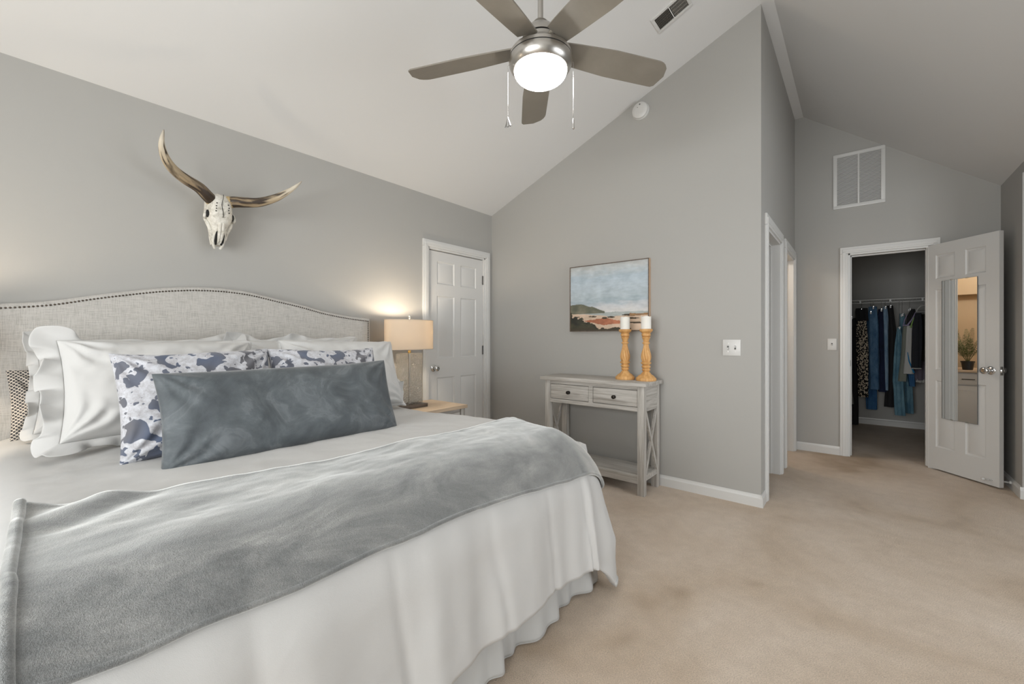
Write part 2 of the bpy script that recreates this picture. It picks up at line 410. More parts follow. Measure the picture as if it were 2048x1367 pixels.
# alcove shell and window
al = MB(); al.box(XE + T, 2.2, EY, EY + T, 0, EZ + .1); al.box(XE + T, 2.2, 0.3 - T, 0.3, 0, EZ + .1)
for a, b, c, d in ((0.3, 1.2, 0, EZ), (3.4, EY, 0, EZ), (1.2, 3.4, 0, .5), (1.2, 3.4, 2.1, EZ)): al.box(2.08, 2.2, a, b, c, d)
struct('wall_alcove', al, WALL)
struct('ceiling_alcove', box(XE + T, 2.2, 0.3, EY, EZ, EZ + .1), CEIL)
# rear wall with window
wr = MB()
for a, b, c, d in ((XA, -1.72, 0, 2.42), (0.62, XE, 0, 2.42), (-1.72, .62, 0, .55), (-1.72, .62, 2.15, 2.42)): wr.box(a, b, YREAR - T, YREAR, c, d)
wr.prism([(XA, 2.42), (XE, 2.42), (XR, ZC + .02), (XC, ZC + .02)], 1, YREAR - T, YREAR)
struct('wall_rear', wr, WALL)
def window(name, axis, pos, a, b, c, d):
    fr = MB(); w = .05
    def bx(u0, u1, z0, z1, t=.04):
        if axis == 1: fr.box(u0, u1, pos - t, pos + t, z0, z1)
        else: fr.box(pos - t, pos + t, u0, u1, z0, z1)
    bx(a, b, c, c + w); bx(a, b, d - w, d); bx(a, a + w, c, d); bx(b - w, b, c, d); bx(a, b, (c + d) / 2 - .02, (c + d) / 2 + .02); bx((a + b) / 2 - .03, (a + b) / 2 + .03, c, d)
    o = struct(name, fr, TRIM)
    pn = MB()
    if axis == 1: pn.box(a, b, pos - .003, pos + .003, c, d)
    else: pn.box(pos - .003, pos + .003, a, b, c, d)
    pn.build('window_pane', PANE, o, False)
window('window_1', 1, YREAR - .06, -1.72, .62, .55, 2.15)
window('window_2', 0, 2.14, 1.2, 3.4, .5, 2.1)
# bathroom and hall closet behind wall C
bt = MB(); bt.box(-2.15, -2.05, YB + T, YD + T, 0, 2.35); bt.box(-2.05, XC - T, YD, YD + T, 0, 2.35); bt.box(-2.05, XC - T, 4.27, 4.35, 0, 2.35)
struct('wall_bathroom', bt, BATHW)
struct('ceiling_bathroom', box(-2.15, XC - T, YB + T, YD + T, 2.35, 2.45), CEIL)
struct('floor_bathroom', box(-2.05, XC - T + .03, 4.35, YD, 0.0, .006), TILE)
struct('trim_bathroom', box(-2.05, -1.93, 4.35, YD, 1.69, 2.35), BATHW)
# walk-in closet
wk = MB(); wk.box(-.62, -.52, YD + T, 7.5, 0, 2.4); wk.box(1.3, 1.4, YD + T, 7.5, 0, 2.4); wk.box(-.52, 1.3, 7.38, 7.5, 0, 2.4)
wk.box(1.02, 1.4, YD + .0, YD + T, 0, 2.4)
struct('wall_closet', wk, WALL)
struct('ceiling_closet', box(-.62, 1.4, YD + T, 7.5, 2.4, 2.5), CEIL)

# ---------------------------------------------------------------- baseboards and casings
def bprof(h=.083, t=.013): return [(0, 0), (t, 0), (t, h * .72), (t * .55, h * .86), (t * .4, h), (0, h)]
def base(name, axis, pos, sgn, a, b, h=.083):
    # runs along the other horizontal axis from a to b, face at pos, sticking out in sgn
    mb = MB()
    if axis == 1:   # wall plane y = pos, extrude along x
        mb.prism([(pos + sgn * t, z) for t, z in bprof(h)], 0, a, b)
    else:
        mb.prism([(pos + sgn * t, z) for t, z in bprof(h)], 1, a, b)
    return struct(name, mb, TRIM)
base('baseboard_back', 1, YB, -1, XA, XC + .0005)
base('baseboard_left', 0, XA, 1, YREAR, AY0 - CW)
base('baseboard_hall_corner', 0, XC, 1, YB - .0125, 3.404)
base('baseboard_hall_end', 1, YD, -1, XC, D0 - .0615)
base('baseboard_hall_end_right', 1, YD, -1, D1 + CW, XE)
bE = MB(); bE.prism([(XE - t, z) for t, z in bprof()], 1, EY + .0005, YD); bE.prism([(EY - t, z) for t, z in bprof()], 0, XE - .0125, 2.08)
struct('baseboard_right', bE, TRIM)
base('baseboard_closet', 1, 7.38, -1, -.52, 1.3)
def casing(name, axis, pos, sgn, a, b, top, w, t=.017, jamb=T, stopat=.5, parent=None):
    """door casing around opening a..b on plane axis=pos; sgn = room side; with jamb liner and stop"""
    mb = MB()
    def bx(u0, u1, z0, z1, p0, p1, bv=.004):
        p0, p1 = sorted((pos + sgn * p0, pos + sgn * p1))
        if axis == 1: mb.box(u0, u1, p0, p1, z0, z1, bv)
        else: mb.box(p0, p1, u0, u1, z0, z1, bv)
    for (u0, u1) in ((a - w, a), (b, b + w)):
        bx(u0, u1, 0, top - .0005, 0, t)
        bx(u0 + w * .3, u1 - w * .25, 0, top + w * .25, 0, t + .004, .003)
    bx(a - w, b + w, top, top + w, 0, t); bx(a - w * .7, b + w * .7, top + w * .25, top + w * .7, 0, t + .004, .003)
    j = .016
    bx(a - .002, a + j, 0, top + .002, -jamb, .004, .002); bx(b - j, b + .002, 0, top + .002, -jamb, .004, .002); bx(a, b, top - j, top + .002, -jamb, .004, .002)
    s0, s1 = -jamb * stopat - .03, -jamb * stopat
    bx(a + j, a + j + .011, 0, top - j, s0, s1, .002); bx(b - j - .011, b - j, 0, top - j, s0, s1, .002); bx(a + j, b - j, top - j - .011, top - j, s0, s1, .002)
    return struct(name, mb, TRIM)
casing('trim_1', 0, XA, 1, AY0, AY1, 1.975, CW, stopat=.42)
casing('trim_2', 0, XC, 1, C1[0], C1[1], 1.952, .080)
casing('trim_3', 0, XC, 1, C2[0], C2[1], 1.952, .080)
casing('trim_4', 1, YD, -1, D0, D1, DZ, .062)

# ---------------------------------------------------------------- six-panel doors (local: hinge edge at u=0, face +n at v=0)
def door_mesh(w, h, th, us, zs):
    """us: two (u0,u1) panel columns; zs: three (z0,z1) rows; panels on both faces"""
    mb = MB()
    ux = sorted({0, w, *[q for p in us for q in p]}); zx = sorted({0, h, *[q for p in zs for q in p]})
    for side in (0, 1):
        y = 0 if side == 0 else th; d = 1 if side == 0 else -1
        for i in range(len(ux) - 1):
            for k in range(len(zx) - 1):
                r = (ux[i], ux[i + 1], zx[k], zx[k + 1])
                pan = (ux[i], ux[i + 1]) in us and (zx[k], zx[k + 1]) in zs
                rings = [(0, 0)] + ([(.006, .007), (.014, .009), (.036, .003)] if pan else [])
                pts = []
                for ins, dep in rings:
                    a, b, c, e = r[0] + ins, r[1] - ins, r[2] + ins, r[3] - ins
                    pts += [(a, y + d * dep, c), (b, y + d * dep, c), (b, y + d * dep, e), (a, y + d * dep, e)]
                fs = [(4 * q + m, 4 * q + (m + 1) % 4, 4 * q + 4 + (m + 1) % 4, 4 * q + 4 + m) for q in range(len(rings) - 1) for m in range(4)]
                q = 4 * (len(rings) - 1); fs.append((q, q + 1, q + 2, q + 3))
                if side: fs = [tuple(reversed(f)) for f in fs]
                mb.add(pts, fs)
    v = [(0, 0, 0), (w, 0, 0), (w, th, 0), (0, th, 0), (0, 0, h), (w, 0, h), (w, th, h), (0, th, h)]
    mb.add(v, [(3, 2, 1, 0), (4, 5, 6, 7), (1, 2, 6, 5), (0, 4, 7, 3)])
    return mb
def knob_mesh(d):
    """lathe along -y from the face"""
    M = Matrix.Rotation(pi / 2, 4, 'X') if d < 0 else Matrix.Rotation(-pi / 2, 4, 'X')
    return MB().lathe([(.001, 0), (.031, 0), (.032, .004), (.026, .009), (.014, .012), (.012, .026), (.016, .032), (.025, .040), (.0275, .050), (.026, .060), (.019, .066), (.012, .067), (.001, .065)], 28, M)
# closed door on wall A: local +u -> -Y (hinges at far right end), face toward +X
wA = AY1 - AY0 - .038
dA = thing('door_1', 'closed white six-panel door behind the lamp, beside the headboard', 'door', (XA - .018, AY1 - .019, .008), -pi / 2)
dA['kind'] = 'structure'; del dA['category']; del dA['label']
us = [(.095, .300), (.405, wA - .105)]
us = [(.095, .095 + .215), (wA - .105 - .215, wA - .105)]
dm = door_mesh(wA, 1.945, .035, us, [(.19, .775), (.955, 1.535), (1.645, 1.855)])
# local y: room face must be y=0 facing +X: with rz=-90deg local -y -> -X, so flip
dm.v = [(x, -y, z) for x, y, z in dm.v]; dm.f = [tuple(reversed(f)) for f in dm.f]
leafA = dm.build('door_leaf', DOORM, dA, True, .35)
kA = MB().add(knob_mesh(1).v, knob_mesh(1).f).build('door_knob', CHROME, dA, loc=(wA - .062, 0, .868))
for z in (.22, 1.02, 1.74):
    hb = MB(); hb.tube([(0, 0, -.045), (0, 0, .045)], .007, 10); hb.box(-.02, .014, -.004, .003, -.045, .045)
    hb.build('hinge', GREYM, dA, loc=(-.006, .006, z))
# open closet door on wall D
DA = math.atan2(4.815 - 5.243, .825 - .465)
LD = .5593
dD = thing('door_2', 'x', 'x', (.465, 5.243, .012), DA)
dD['kind'] = 'structure'; del dD['category']; del dD['label']
dm = door_mesh(LD, 1.957, .034, [(.085, .240), (.322, .470)], [(.19, .770), (.865, 1.560), (1.655, 1.862)])
dm.build('door_leaf', DOORM, dD, True, .35)
MB().add(knob_mesh(-1).v, knob_mesh(-1).f).build('door_knob', CHROME, dD, loc=(.505, 0, .888))
MB().add(knob_mesh(1).v, knob_mesh(1).f).build('door_knob', CHROME, dD, loc=(.505, .034, .888))
lt = MB(); lt.box(LD - .0005, LD + .002, .005, .029, .855, .921, .0005); lt.box(LD, LD + .011, .012, .023, .875, .9, .003)
lt.build('latch', CHROME, dD)
# strike plate on the first hall door jamb
sp = tag(MB().box(XC - .105, XC - .075, C1[1] - .019, C1[1] - .0155, .865, .925, .001).build('strike_plate', BRONZE), 'dark metal strike plate on the first hall doorway jamb', 'strike plate')
sp2 = tag(MB().box(D0 + .0155, D0 + .0185, YD + .03, YD + .06, .875, .935, .001).build('strike_plate', BRONZE), 'dark metal strike plate on the left jamb of the walk-in closet', 'strike plate')
# spring door stop
ds = MB()
hx = [(XE - .013 - .14 * i / 160, 4.86 + .006 * cos(i * .9) - .01 * i / 160, .055 + .006 * sin(i * .9)) for i in range(161)]
ds.tube(hx, .0022, 5); ds.sphere((XE - .158, 4.85, .055), .011, 10); ds.tube([(XE - .013, 4.86, .055), (XE - .022, 4.86, .055)], .012, 12)
tag(ds.build('door_stop', PLASTIC), 'white spring door stop on the baseboard behind the open door', 'door stop')
# ---------------------------------------------------------------- bed
BY0, BY1, BX0, BX1 = -.10, 1.78, -2.86, -.985
bed = thing('bed', 'king bed with camelback linen headboard trimmed in nailheads', 'bed', (0, 0, 0))
HBP = [(-.11, 1.298), (-.06, 1.299), (-.016, 1.301), (.131, 1.323), (.297, 1.367), (.487, 1.411), (.600, 1.430), (.705, 1.441), (.827, 1.444), (.959, 1.434), (1.103, 1.407), (1.259, 1.378), (1.43, 1.339), (1.618, 1.312), (1.76, 1.300), (1.785, 1.299)]
def spl(P, n):
    out = []
    for i in range(len(P) - 1):
        p0, p1, p2, p3 = P[max(i - 1, 0)], P[i], P[i + 1], P[min(i + 2, len(P) - 1)]
        for k in range(n):
            t = k / n
            out.append(tuple(.5 * (2 * b + (c - a) * t + (2 * a - 5 * b + 4 * c - d) * t * t + (3 * b - a - 3 * c + d) * t ** 3) for a, b, c, d in zip(p0, p1, p2, p3)))
    out.append(P[-1]); return out
top = spl(HBP, 6)
# headboard: rounded slab, lofted from inset outlines
hb = MB(); outl = lambda ins: [(top[0][0] + ins, .25)] + [(min(max(y, top[0][0] + ins), top[-1][0] - ins), z - ins) for y, z in top] + [(top[-1][0] - ins, .25)]
XF = XA + .100
rings = [(XA + .012, .0), (XF - .018, .0), (XF - .006, .005), (XF, .016)]
n = len(outl(0)); v = []
for x, ins in rings: v += [(x, y, z) for y, z in outl(ins)]
f = [(r * n + i, r * n + (i + 1) % n, (r + 1) * n + (i + 1) % n, (r + 1) * n + i) for r in range(len(rings) - 1) for i in range(n)]
f += [tuple(range((len(rings) - 1) * n, len(rings) * n)), tuple(range(n - 1, -1, -1))]
hb.add(v, f)
hbo = hb.build('headboard', LINEN, bed, True, .8)
# nailheads along the trim line
trim_line = [(top[0][0] + .02, z) for z in (.80, 1.278)] + [(y, z - .020) for y, z in top if top[0][0] + .02 < y < top[-1][0] - .02] + [(top[-1][0] - .02, z) for z in (1.279, .80)]
def resample(P, step):
    out = []; acc = 0.0; nxt = 0.0
    for a, b in zip(P, P[1:]):
        L = math.dist(a, b)
        while nxt <= acc + L and L > 0:
            t = (nxt - acc) / L; out.append(tuple(p + (q - p) * t for p, q in zip(a, b))); nxt += step
        acc += L
    return out
nl = resample(trim_line, .0135)
nail = MB().lathe([(.0046, 0), (.0045, .0015), (.0033, .0034), (.0012, .0042), (.0001, .0043)], 8, Matrix.Rotation(pi / 2, 4, 'Y')).build('nail_head', NAILM, hbo)
onframe = [p for p in nl if p[0] > -.03 and not (p[0] < 0 and p[1] < 1.27)]
near, far = onframe[:100], onframe[100:]
nail.location = (XF, *near[0])
for p in near[1:]:
    c = nail.copy(); COL.objects.link(c); c.parent = hbo; c.location = (XF, *p)
fm = MB(); nm = nail.data
for p in far + [q for q in nl if q not in onframe]:
    fm.add([(a.co.x + XF, a.co.y + p[0], a.co.z + p[1]) for a in nm.vertices], [tuple(q.vertices) for q in nm.polygons])
fo = fm.build('nail_trim', NAILM, hbo); fo['kind'] = 'stuff'
MB().box(BX0 + .02, BX1, BY0, BY1, .36, .66, .05).build('mattress', WHITE, bed)
bsx = MB().box(BX0 + .02, BX1, BY0 + .01, BY1 - .01, .14, .36, .01)
for x in (-2.7, -1.12):
    for y in (BY0 + .12, .84, BY1 - .12): bsx.box(x - .03, x + .03, y - .03, y + .03, 0, .15)
bsx.build('box_spring', SKIRT, bed)
# bed skirt: gathered strip around foot and sides reaching the carpet
path = [(BX0 + .1, BY1 + .065), (-1.03, BY1 + .065)]
cx, cy, cr = -1.03, BY1, .065
path += [(cx + cr * cos(a), cy + cr * sin(a)) for a in [pi / 2 - pi / 2 * k / 6 for k in range(1, 7)]]
path += [(-.965, .8), (-.965, BY0 + .05)]
pr = resample(path, .006)
def skirt(i, j):
    k = min(int(round(i * (len(pr) - 1))), len(pr) - 1); a = Vector(pr[max(k - 2, 0)]); b = Vector(pr[min(k + 2, len(pr) - 1)]); t = (b - a).normalized(); nrm = Vector((t.y, -t.x)) * -1
    s = k * .006; z = .34 - j * .336
    w = (sin(s * 2 * pi / .31 + 1.3 * fnoise(s * 2.3, 3)) * .6 + sin(s * 2 * pi / .12 + 2 * fnoise(s * 4, 9)) * .3) * (.004 + .034 * j ** 1.2) + .012 * j
    w2 = fbm(s * 6, z * 6, 2) * .004
    p = Vector(pr[k]) + nrm * (w + w2)
    return (p.x, p.y, z + .006 * j * (1 + sin(s * 2 * pi / .31)))
skm = MB().grid(skirt, len(pr) - 1, 24)
sk = skm.build('bed_skirt', SKIRT, bed, True, 3)
sm = sk.modifiers.new('thick', 'SOLIDIFY'); sm.thickness = .003; sm.offset = 0
MB().tube([(p[0], p[1], p[2]) for p in [skirt(i / 500, .995) for i in range(501)]], .0022, 5).build('skirt_hem', SKIRT, sk)

# ---------------------------------------------------------------- draped bedding
IX1, IY0, IY1 = -1.115, .05, 1.555      # inner rectangle of the bed top
AO, BO = .225, .27                      # edge rounding: outwards, downwards
ARC = [(0.0, 0.0, 0.0)]
for k in range(1, 61):
    th = pi / 2 * k / 60; o, d = AO * sin(th), BO * (1 - cos(th)); pL, po, pd = ARC[-1]
    ARC.append((pL + math.hypot(o - po, d - pd), o, d))
ARCL = ARC[-1][0]
def drop(L):
    if L <= 0: return 0., 0.
    if L >= ARCL: return AO + (L - ARCL) * .06, BO + (L - ARCL) * .998
    k = L / ARCL * 60; i = 0
    for i in range(60):
        if ARC[i + 1][0] >= L: break
    t = (L - ARC[i][0]) / (ARC[i + 1][0] - ARC[i][0])
    return ARC[i][1] + t * (ARC[i + 1][1] - ARC[i][1]), ARC[i][2] + t * (ARC[i + 1][2] - ARC[i][2])
ZT = .735
def ztop(x, y):
    d = .012 * (1 - ((y - .8) / .9) ** 2) * 1.0 + .010 * fbm(x * 1.6, y * 1.6, 5, 3) + .0035 * fbm(x * 7, y * 7, 1, 3)
    return ZT - .018 + d + .02 * max(0, 1 - abs(x + 1.45) / .5)
def drape(px, py, off=0.0, folds=1.0):
    qx = min(px, IX1); qy = min(max(py, IY0), IY1)
    dx, dy = px - qx, py - qy; L = math.hypot(dx, dy)
    zt = ztop(qx, qy)
    if L < 1e-6: return Vector((px, py, zt + off))
    nx, ny = dx / L, dy / L
    corner = min(1.0, 2 * abs(nx * ny)); sg = 1 if ny > 0 else 0
    L *= 1 - .10 * corner
    o, d = drop(L)
    w = min(1.0, d / .45)
    ang = math.atan2(ny, nx)
    s = qy - qx + ang * .45                         # running coordinate along the hem
    fold = sin(s * 2 * pi / .36 + 2.2 * fnoise(s * 2.0, 1.7)) * .55 + sin(s * 2 * pi / .15 + 2.5 * fnoise(s * 3.1, 7.3)) * .2 - .5 * math.exp(-((s * 3.1 + .35 * fnoise(s * 2, 4) + .06 * sin(d * 9)) % 1 - .5) ** 2 / .0022)
    fold *= (folds * .020 + .05 * corner) * w ** 1.4
    o2 = o + fold + .006 * fbm(px * 5, py * 5, 3) * w + corner * .075 * w + off * (d / BO if d < BO else 1)
    zz = zt - d * (1 + .10 * corner * w) + off * max(0, 1 - d / BO)
    return Vector((qx + nx * o2, qy + ny * o2, max(zz, .045)))
FX = IX1 + ARCL + .275          # sheet length past the foot
FYR = IY1 + ARCL + .22
FYL = IY0 - ARCL - .12
def comf(i, j):
    px = -2.84 + (FX + 2.84) * i; py = FYL + (FYR - FYL) * j
    return tuple(drape(px, py))
cm = MB().grid(comf, 190, 210)
co = cm.build('comforter', WHITE, None, True, 3)
tag(co, 'smooth white comforter spread over the whole bed under the grey throw', 'comforter')
sm = co.modifiers.new('thick', 'SOLIDIFY'); sm.thickness = .022; sm.offset = -1
# throw blanket across the foot
def thr(i, j):
    # i along Y (left -> right end), j from head side to foot side
    y0, y1 = .02, IY1 + .53
    py = y0 + (y1 - y0) * i
    head = -1.475 + .155 * min(1, (py / .55)) ** .8 + (.0 if py < .55 else .06 * sin((py - .55) / 1.1 * pi) * 1.0 - .03 * (py - .55))
    foot = IX1 + .215 + .045 * min(1.4, py / 1.2) + .008 * sin(py * 5)
    px = head + (foot - head) * j
    if i == 0 or i < .02: py += .0
    py -= .030 * j * (1 - i) ** 6
    p = drape(px, py, .016, .45)
    k = .007 * fbm(px * 6, py * 2.2, 8, 4)
    c = max(0, 1 - ((px + 1.42) ** 2 + (py - .10) ** 2) ** .5 / .22)
    p.z += k + .012 * c * sin((px + .6 * py) * 42)
    t = max(0, 1 - ((px - head) ** 2 + (py - 1.76) ** 2) ** .5 / .16); p.z += .045 * t
    p.z += .005 * math.exp(-min(i, 1 - i) * 220) + .004 * math.exp(-min(j, 1 - j) * 60)
    return tuple(p)
tm = MB().grid(thr, 240, 70)
to = tm.build('throw_blanket', FLEECE, None, True, 3)
tag(to, 'soft grey fleece throw laid across the foot of the bed', 'blanket')
sm = to.modifiers.new('thick', 'SOLIDIFY'); sm.thickness = .012; sm.offset = 0
def hemline(fn, r): return MB().tube([fn(k) for k in range(121)], r, 16)
he = hemline(lambda k: tuple(Vector(thr(0, k / 120)) + Vector((0, 0, .003))), .0105); he.build('hem', FLEECE, to, True, 3)
hemline(lambda k: thr(k / 120, 1), .0075).build('hem', FLEECE, to, True, 3)

# ---------------------------------------------------------------- pillows
def pillow_fn(w, h, t, seed, pinch=.05, sharp=.5, wr=.010, sag=.25):
    def fn(a, b, side):
        x = a * w / 2 * (1 - pinch * (1 - b * b) * abs(a)); y = h / 2 + b * h / 2 * (1 - pinch * 1.2 * (1 - a * a) * abs(b))
        T = t / 2 * (max(0, (1 - a ** 4)) * max(0, (1 - b ** 4))) ** sharp * (1 + sag * .5 - sag * .5 * (b + 1))
        e = max(0, 1 - max(abs(a), abs(b)) ** 6)
        nz = fbm(x * 6 + seed * 3.1, y * 6, seed + side, 4) * wr * 1.6
        cr = 0
        for ca, cb in ((-1, -1), (-1, 1), (1, -1), (1, 1)):
            da, db = (a - ca) * w / 2, (b - cb) * h / 2; r = math.hypot(da, db); an = math.atan2(db, da)
            cr += sin(an * 13 + seed + 3 * fnoise(r * 9, seed)) * wr * math.exp(-((r - .09) / .07) ** 2)
        y += .010 * fnoise(a * 1.7 + seed, 4.4) * max(0, b) * h * 2
        return (x, y, (T + (nz + cr) * e) * (1 if side == 0 else -1))
    return fn
def pillow_mesh(fn, n=80, m=60):
    mb = MB()
    # denser near the edges
    e = lambda t: sin((t - .5) * pi)
    mb.grid(lambda i, j: fn(e(i), e(j), 0), n, m)
    mb.grid(lambda i, j: fn(e(i), e(j), 1), n, m, flip=True)
    return mb
def pmat(bx, y, z, tilt, yaw=0.0, roll=0.0):
    ct, st = cos(tilt), sin(tilt)
    R = Matrix(((0, -st, ct, 0), (1, 0, 0, 0), (0, ct, st, 0), (0, 0, 0, 1)))
    return Matrix.Translation((bx, y, z)) @ Matrix.Rotation(yaw, 4, 'Z') @ R @ Matrix.Rotation(roll, 4, 'Z')
def pillow(name, label, cat, m, w, h, t, M, seed, group=None, **k):
    fn = pillow_fn(w, h, t, seed, **k)
    o = pillow_mesh(fn).build(name, m, None, True, 1.2); o.matrix_world = M
    import bmesh
    bm = bmesh.new(); bm.from_mesh(o.data); bmesh.ops.remove_doubles(bm, verts=bm.verts, dist=.0004); bm.to_mesh(o.data); bm.free()
    return tag(o, label, cat, group), fn
def ruffle(o, fn, w, h, rw, seed, m, prof):
    per = []
    N = 90
    for a0, b0, a1, b1, nx, ny in ((-1, -1, 1, -1, 0, -1), (1, -1, 1, 1, 1, 0), (1, 1, -1, 1, 0, 1), (-1, 1, -1, -1, -1, 0)):
        for k in range(N):
            t = k / N; a, b = a0 + (a1 - a0) * t, b0 + (b1 - b0) * t
            e = 1 - abs(2 * t - 1); cx_, cy_ = nx, ny
            if e < .12:
                q = (.12 - e) / .12; tx, ty = (a1 - a0) / 2, (b1 - b0) / 2; sgn = -1 if t < .5 else 1
                cx_, cy_ = nx + tx * sgn * q, ny + ty * sgn * q; l = math.hypot(cx_, cy_); cx_, cy_ = cx_ / l, cy_ / l
            per.append((Vector(fn(a, b, 0)), Vector((cx_, cy_, 0)), prof(a, b)))
    mb = MB(); R = 6; n = len(per); v = []
    tot = 2 * (w + h)
    for r in range(R + 1):
        q = r / R
        for k in range(n):
            p, d, sc_ = per[k]; s = k / n * tot
            wz = (sin(s * 2 * pi / .085 + 4.0 * fnoise(s * 4, seed)) * .012 + sin(s * 2 * pi / .21 + 3 * fnoise(s * 3, seed + 2)) * .024 * q) * q * min(1, .3 + sc_) - (1 - min(1, sc_)) * .03 * q * q
            le = rw * sc_ * (.85 + .45 * fnoise(s * 9, seed + 5)) * q
            c = p + d * le; tang = Vector((-d.y, d.x, 0)) * cos(s * 2 * pi / .075 + seed) * .008 * q
            v.append((c.x + tang.x, c.y + tang.y, wz + .004 * q))
    f = [(r * n + k, r * n + (k + 1) % n, (r + 1) * n + (k + 1) % n, (r + 1) * n + k) for r in range(R) for k in range(n)]
    mb.add(v, f); c = mb.build('ruffle', m, o, True, 3)
    sm = c.modifiers.new('thick', 'SOLIDIFY'); sm.thickness = .003
    sm = c.modifiers.new('sub', 'SUBSURF'); sm.levels = 1; sm.render_levels = 1
    return c
ZB = .722
def sham(label, bx, yc, z, w, h, t, tilt, seed, rw, prof, yaw=0, roll=0, **k):
    o, fn = pillow('ruffled_pillow', label, 'pillow', WHITE, w, h, t, pmat(bx, yc, z, tilt, yaw, roll), seed, 'white ruffled pillows', wr=.012, sharp=.45, **k)
    ruffle(o, fn, w, h, rw, seed, WHITE, prof); return o
R = radians
sham('white ruffled pillow against the headboard, left, mostly behind the front one', -2.58, .44, ZB + .03, .74, .405, .17, R(15), 1.1, .055, lambda a, b: .25 + 1.0 * max(0, a - .55) / .45 * (b > 0) + .5 * (a < -.9), 0, R(-1))
sham('white ruffled pillow against the headboard, right, showing only its puffed top', -2.58, 1.18, ZB + .03, .74, .405, .17, R(15), 2.4, .055, lambda a, b: .3 + 1.0 * max(0, -a - .6) / .4 * (b > 0) + .9 * math.exp(-((a + .05) / .25) ** 2) * (b > 0), 0, R(1))
sham('front left white pillow with wide ruffle hanging over its left side', -2.19, .45, ZB + .045, .66, .40, .19, R(24), 3.7, .065, lambda a, b: (1.15 if a < -.985 else .25 + .9 * max(0, -a - .75) / .25 + (.35 if b < -.98 else 0)), R(3), R(-1.5))
sham('front right white pillow beside the lamp, behind the cow print pillow', -2.19, 1.235, ZB + .03, .66, .41, .18, R(22), 5.2, .03, lambda a, b: .25 + .9 * (a > .97 and b < -.2), R(-3), R(-1))
tp, _ = pillow('patterned_pillow', 'small black and white trellis weave pillow at far left of the bed', 'pillow', TRELLIS, .36, .31, .10, pmat(-2.74, .19, ZB - .005, R(14), 0, R(2)), 6.3)
c1, _ = pillow('cow_print_pillow', 'left blue-grey cow print pillow, its full left side showing', 'pillow', COW, .52, .40, .15, pmat(-1.905, .50, ZB - .0, R(19), R(2), R(1)), 7.9, 'cow print pillows', pinch=.06)
c2, _ = pillow('cow_print_pillow', 'right cow print pillow showing only its top above the velvet one', 'pillow', COW, .52, .40, .15, pmat(-1.905, 1.00, ZB - .0, R(19), R(-2), R(0)), 9.4, 'cow print pillows', pinch=.06)
lp, _ = pillow('lumbar_pillow', 'long slate grey velvet lumbar pillow in front of all the others', 'pillow', VELVET, .875, .335, .15, pmat(-1.685, .745, ZB - .004, R(18), 0, R(.5)), 11.3, None, pinch=.035, sharp=.42, wr=.008)

# ---------------------------------------------------------------- nightstands and lamps
def nightstand(label, y0, y1):
    x0, x1, z = XA + .02, -2.50, .60
    t = thing('nightstand', label, 'nightstand', (x0, (y0 + y1) / 2, 0))
    w = (y1 - y0) / 2; d = x1 - x0
    MB().box(-.0, d, -w, w, z - .028, z, .005).build('top', OAK, t)
    b = MB(); b.box(.02, d - .03, -w + .03, w - .03, .30, z - .03)
    b.build('body', GW_Y, t, False)
    for sx in (.015, d - .06):
        for sy in (-w + .015, w - .06): MB().box(sx, sx + .045, sy, sy + .045, 0, z - .028, .003).build('leg', GW_Z, t)
    MB().box(d - .032, d - .024, -w + .065, w - .065, .335, z - .055, .003).build('drawer', GW_Y, t)
    return t
nightstand('pale oak-topped nightstand under the lit lamp, right of the bed', 1.985, 2.445)
nightstand('pale oak-topped nightstand at the left end of the headboard', -.72, -.26)
def lamp(label, x, y, z):
    t = thing('table_lamp', label, 'lamp', (x, y, z))
    MB().box(-.075, .075, -.125, .125, 0, .028, .004).build('base', DARKW, t)
    g = MB(); g.box(-.045, .045, -.098, .098, .028, .425, .006); g.build('glass_body', SEEDED, t, True, .6)
    MB().box(-.047, .047, -.10, .10, .425, .432, .002).build('cap', CLEAR, t)
    MB().tube([(0, 0, .028), (0, 0, .425)], .009, 12).build('rod', NICKEL, t)
    MB().lathe([(.012, .432), (.013, .445), (.009, .45), (.009, .47), (.018, .474), (.018, .51), (.006, .515), (.004, .70)], 18).build('socket', BRASS, t)
    sb = MB(); n = 64; zs = [.462, .464, .690, .692]; ra, rb = .135, .213
    for r_, inn in ((1.0, 0), (.988, 1)):
        v = [(ra * r_ * cos(2 * pi * k / n), rb * r_ * sin(2 * pi * k / n), zz) for zz in (.462, .692) for k in range(n)]
        f = [(k, (k + 1) % n, n + (k + 1) % n, n + k) for k in range(n)]
        sb.add(v, [tuple(reversed(q)) for q in f] if inn else f)
    s = sb.build('lamp_shade', SHADE, t)
    for zz in (.462, .692): MB().tube([(ra * cos(2 * pi * k / n), rb * sin(2 * pi * k / n), zz) for k in range(n + 1)], .0022, 6, False).build('rim', SHADE, s)
    sp = MB()
    for a in (0, 2.1, 4.2): sp.tube([(0, 0, .685), (ra * cos(a) * .98, rb * sin(a) * .98, .685)], .0018, 5)
    sp.build('spider', BRASS, t)
    MB().sphere((0, 0, .575), .026, 12).build('bulb', emit('bulb_lit', LAMP_C, 3.0), t)
    fn = MB(); fn.tube([(0, 0, .69), (0, 0, .70)], .006, 8); fn.sphere((0, 0, .714), .013, 12); fn.build('finial', CLEAR, t)
    L = point('lamp_light', (x, y, z + .625), LAMP_W, LAMP_C, .035)
    return t
lamp('lit table lamp with drum shade and glass body on the right nightstand', -2.75, 2.045, .60)
lamp('lit table lamp on the left nightstand, glowing at the left picture edge', -2.75, -.40, .60)
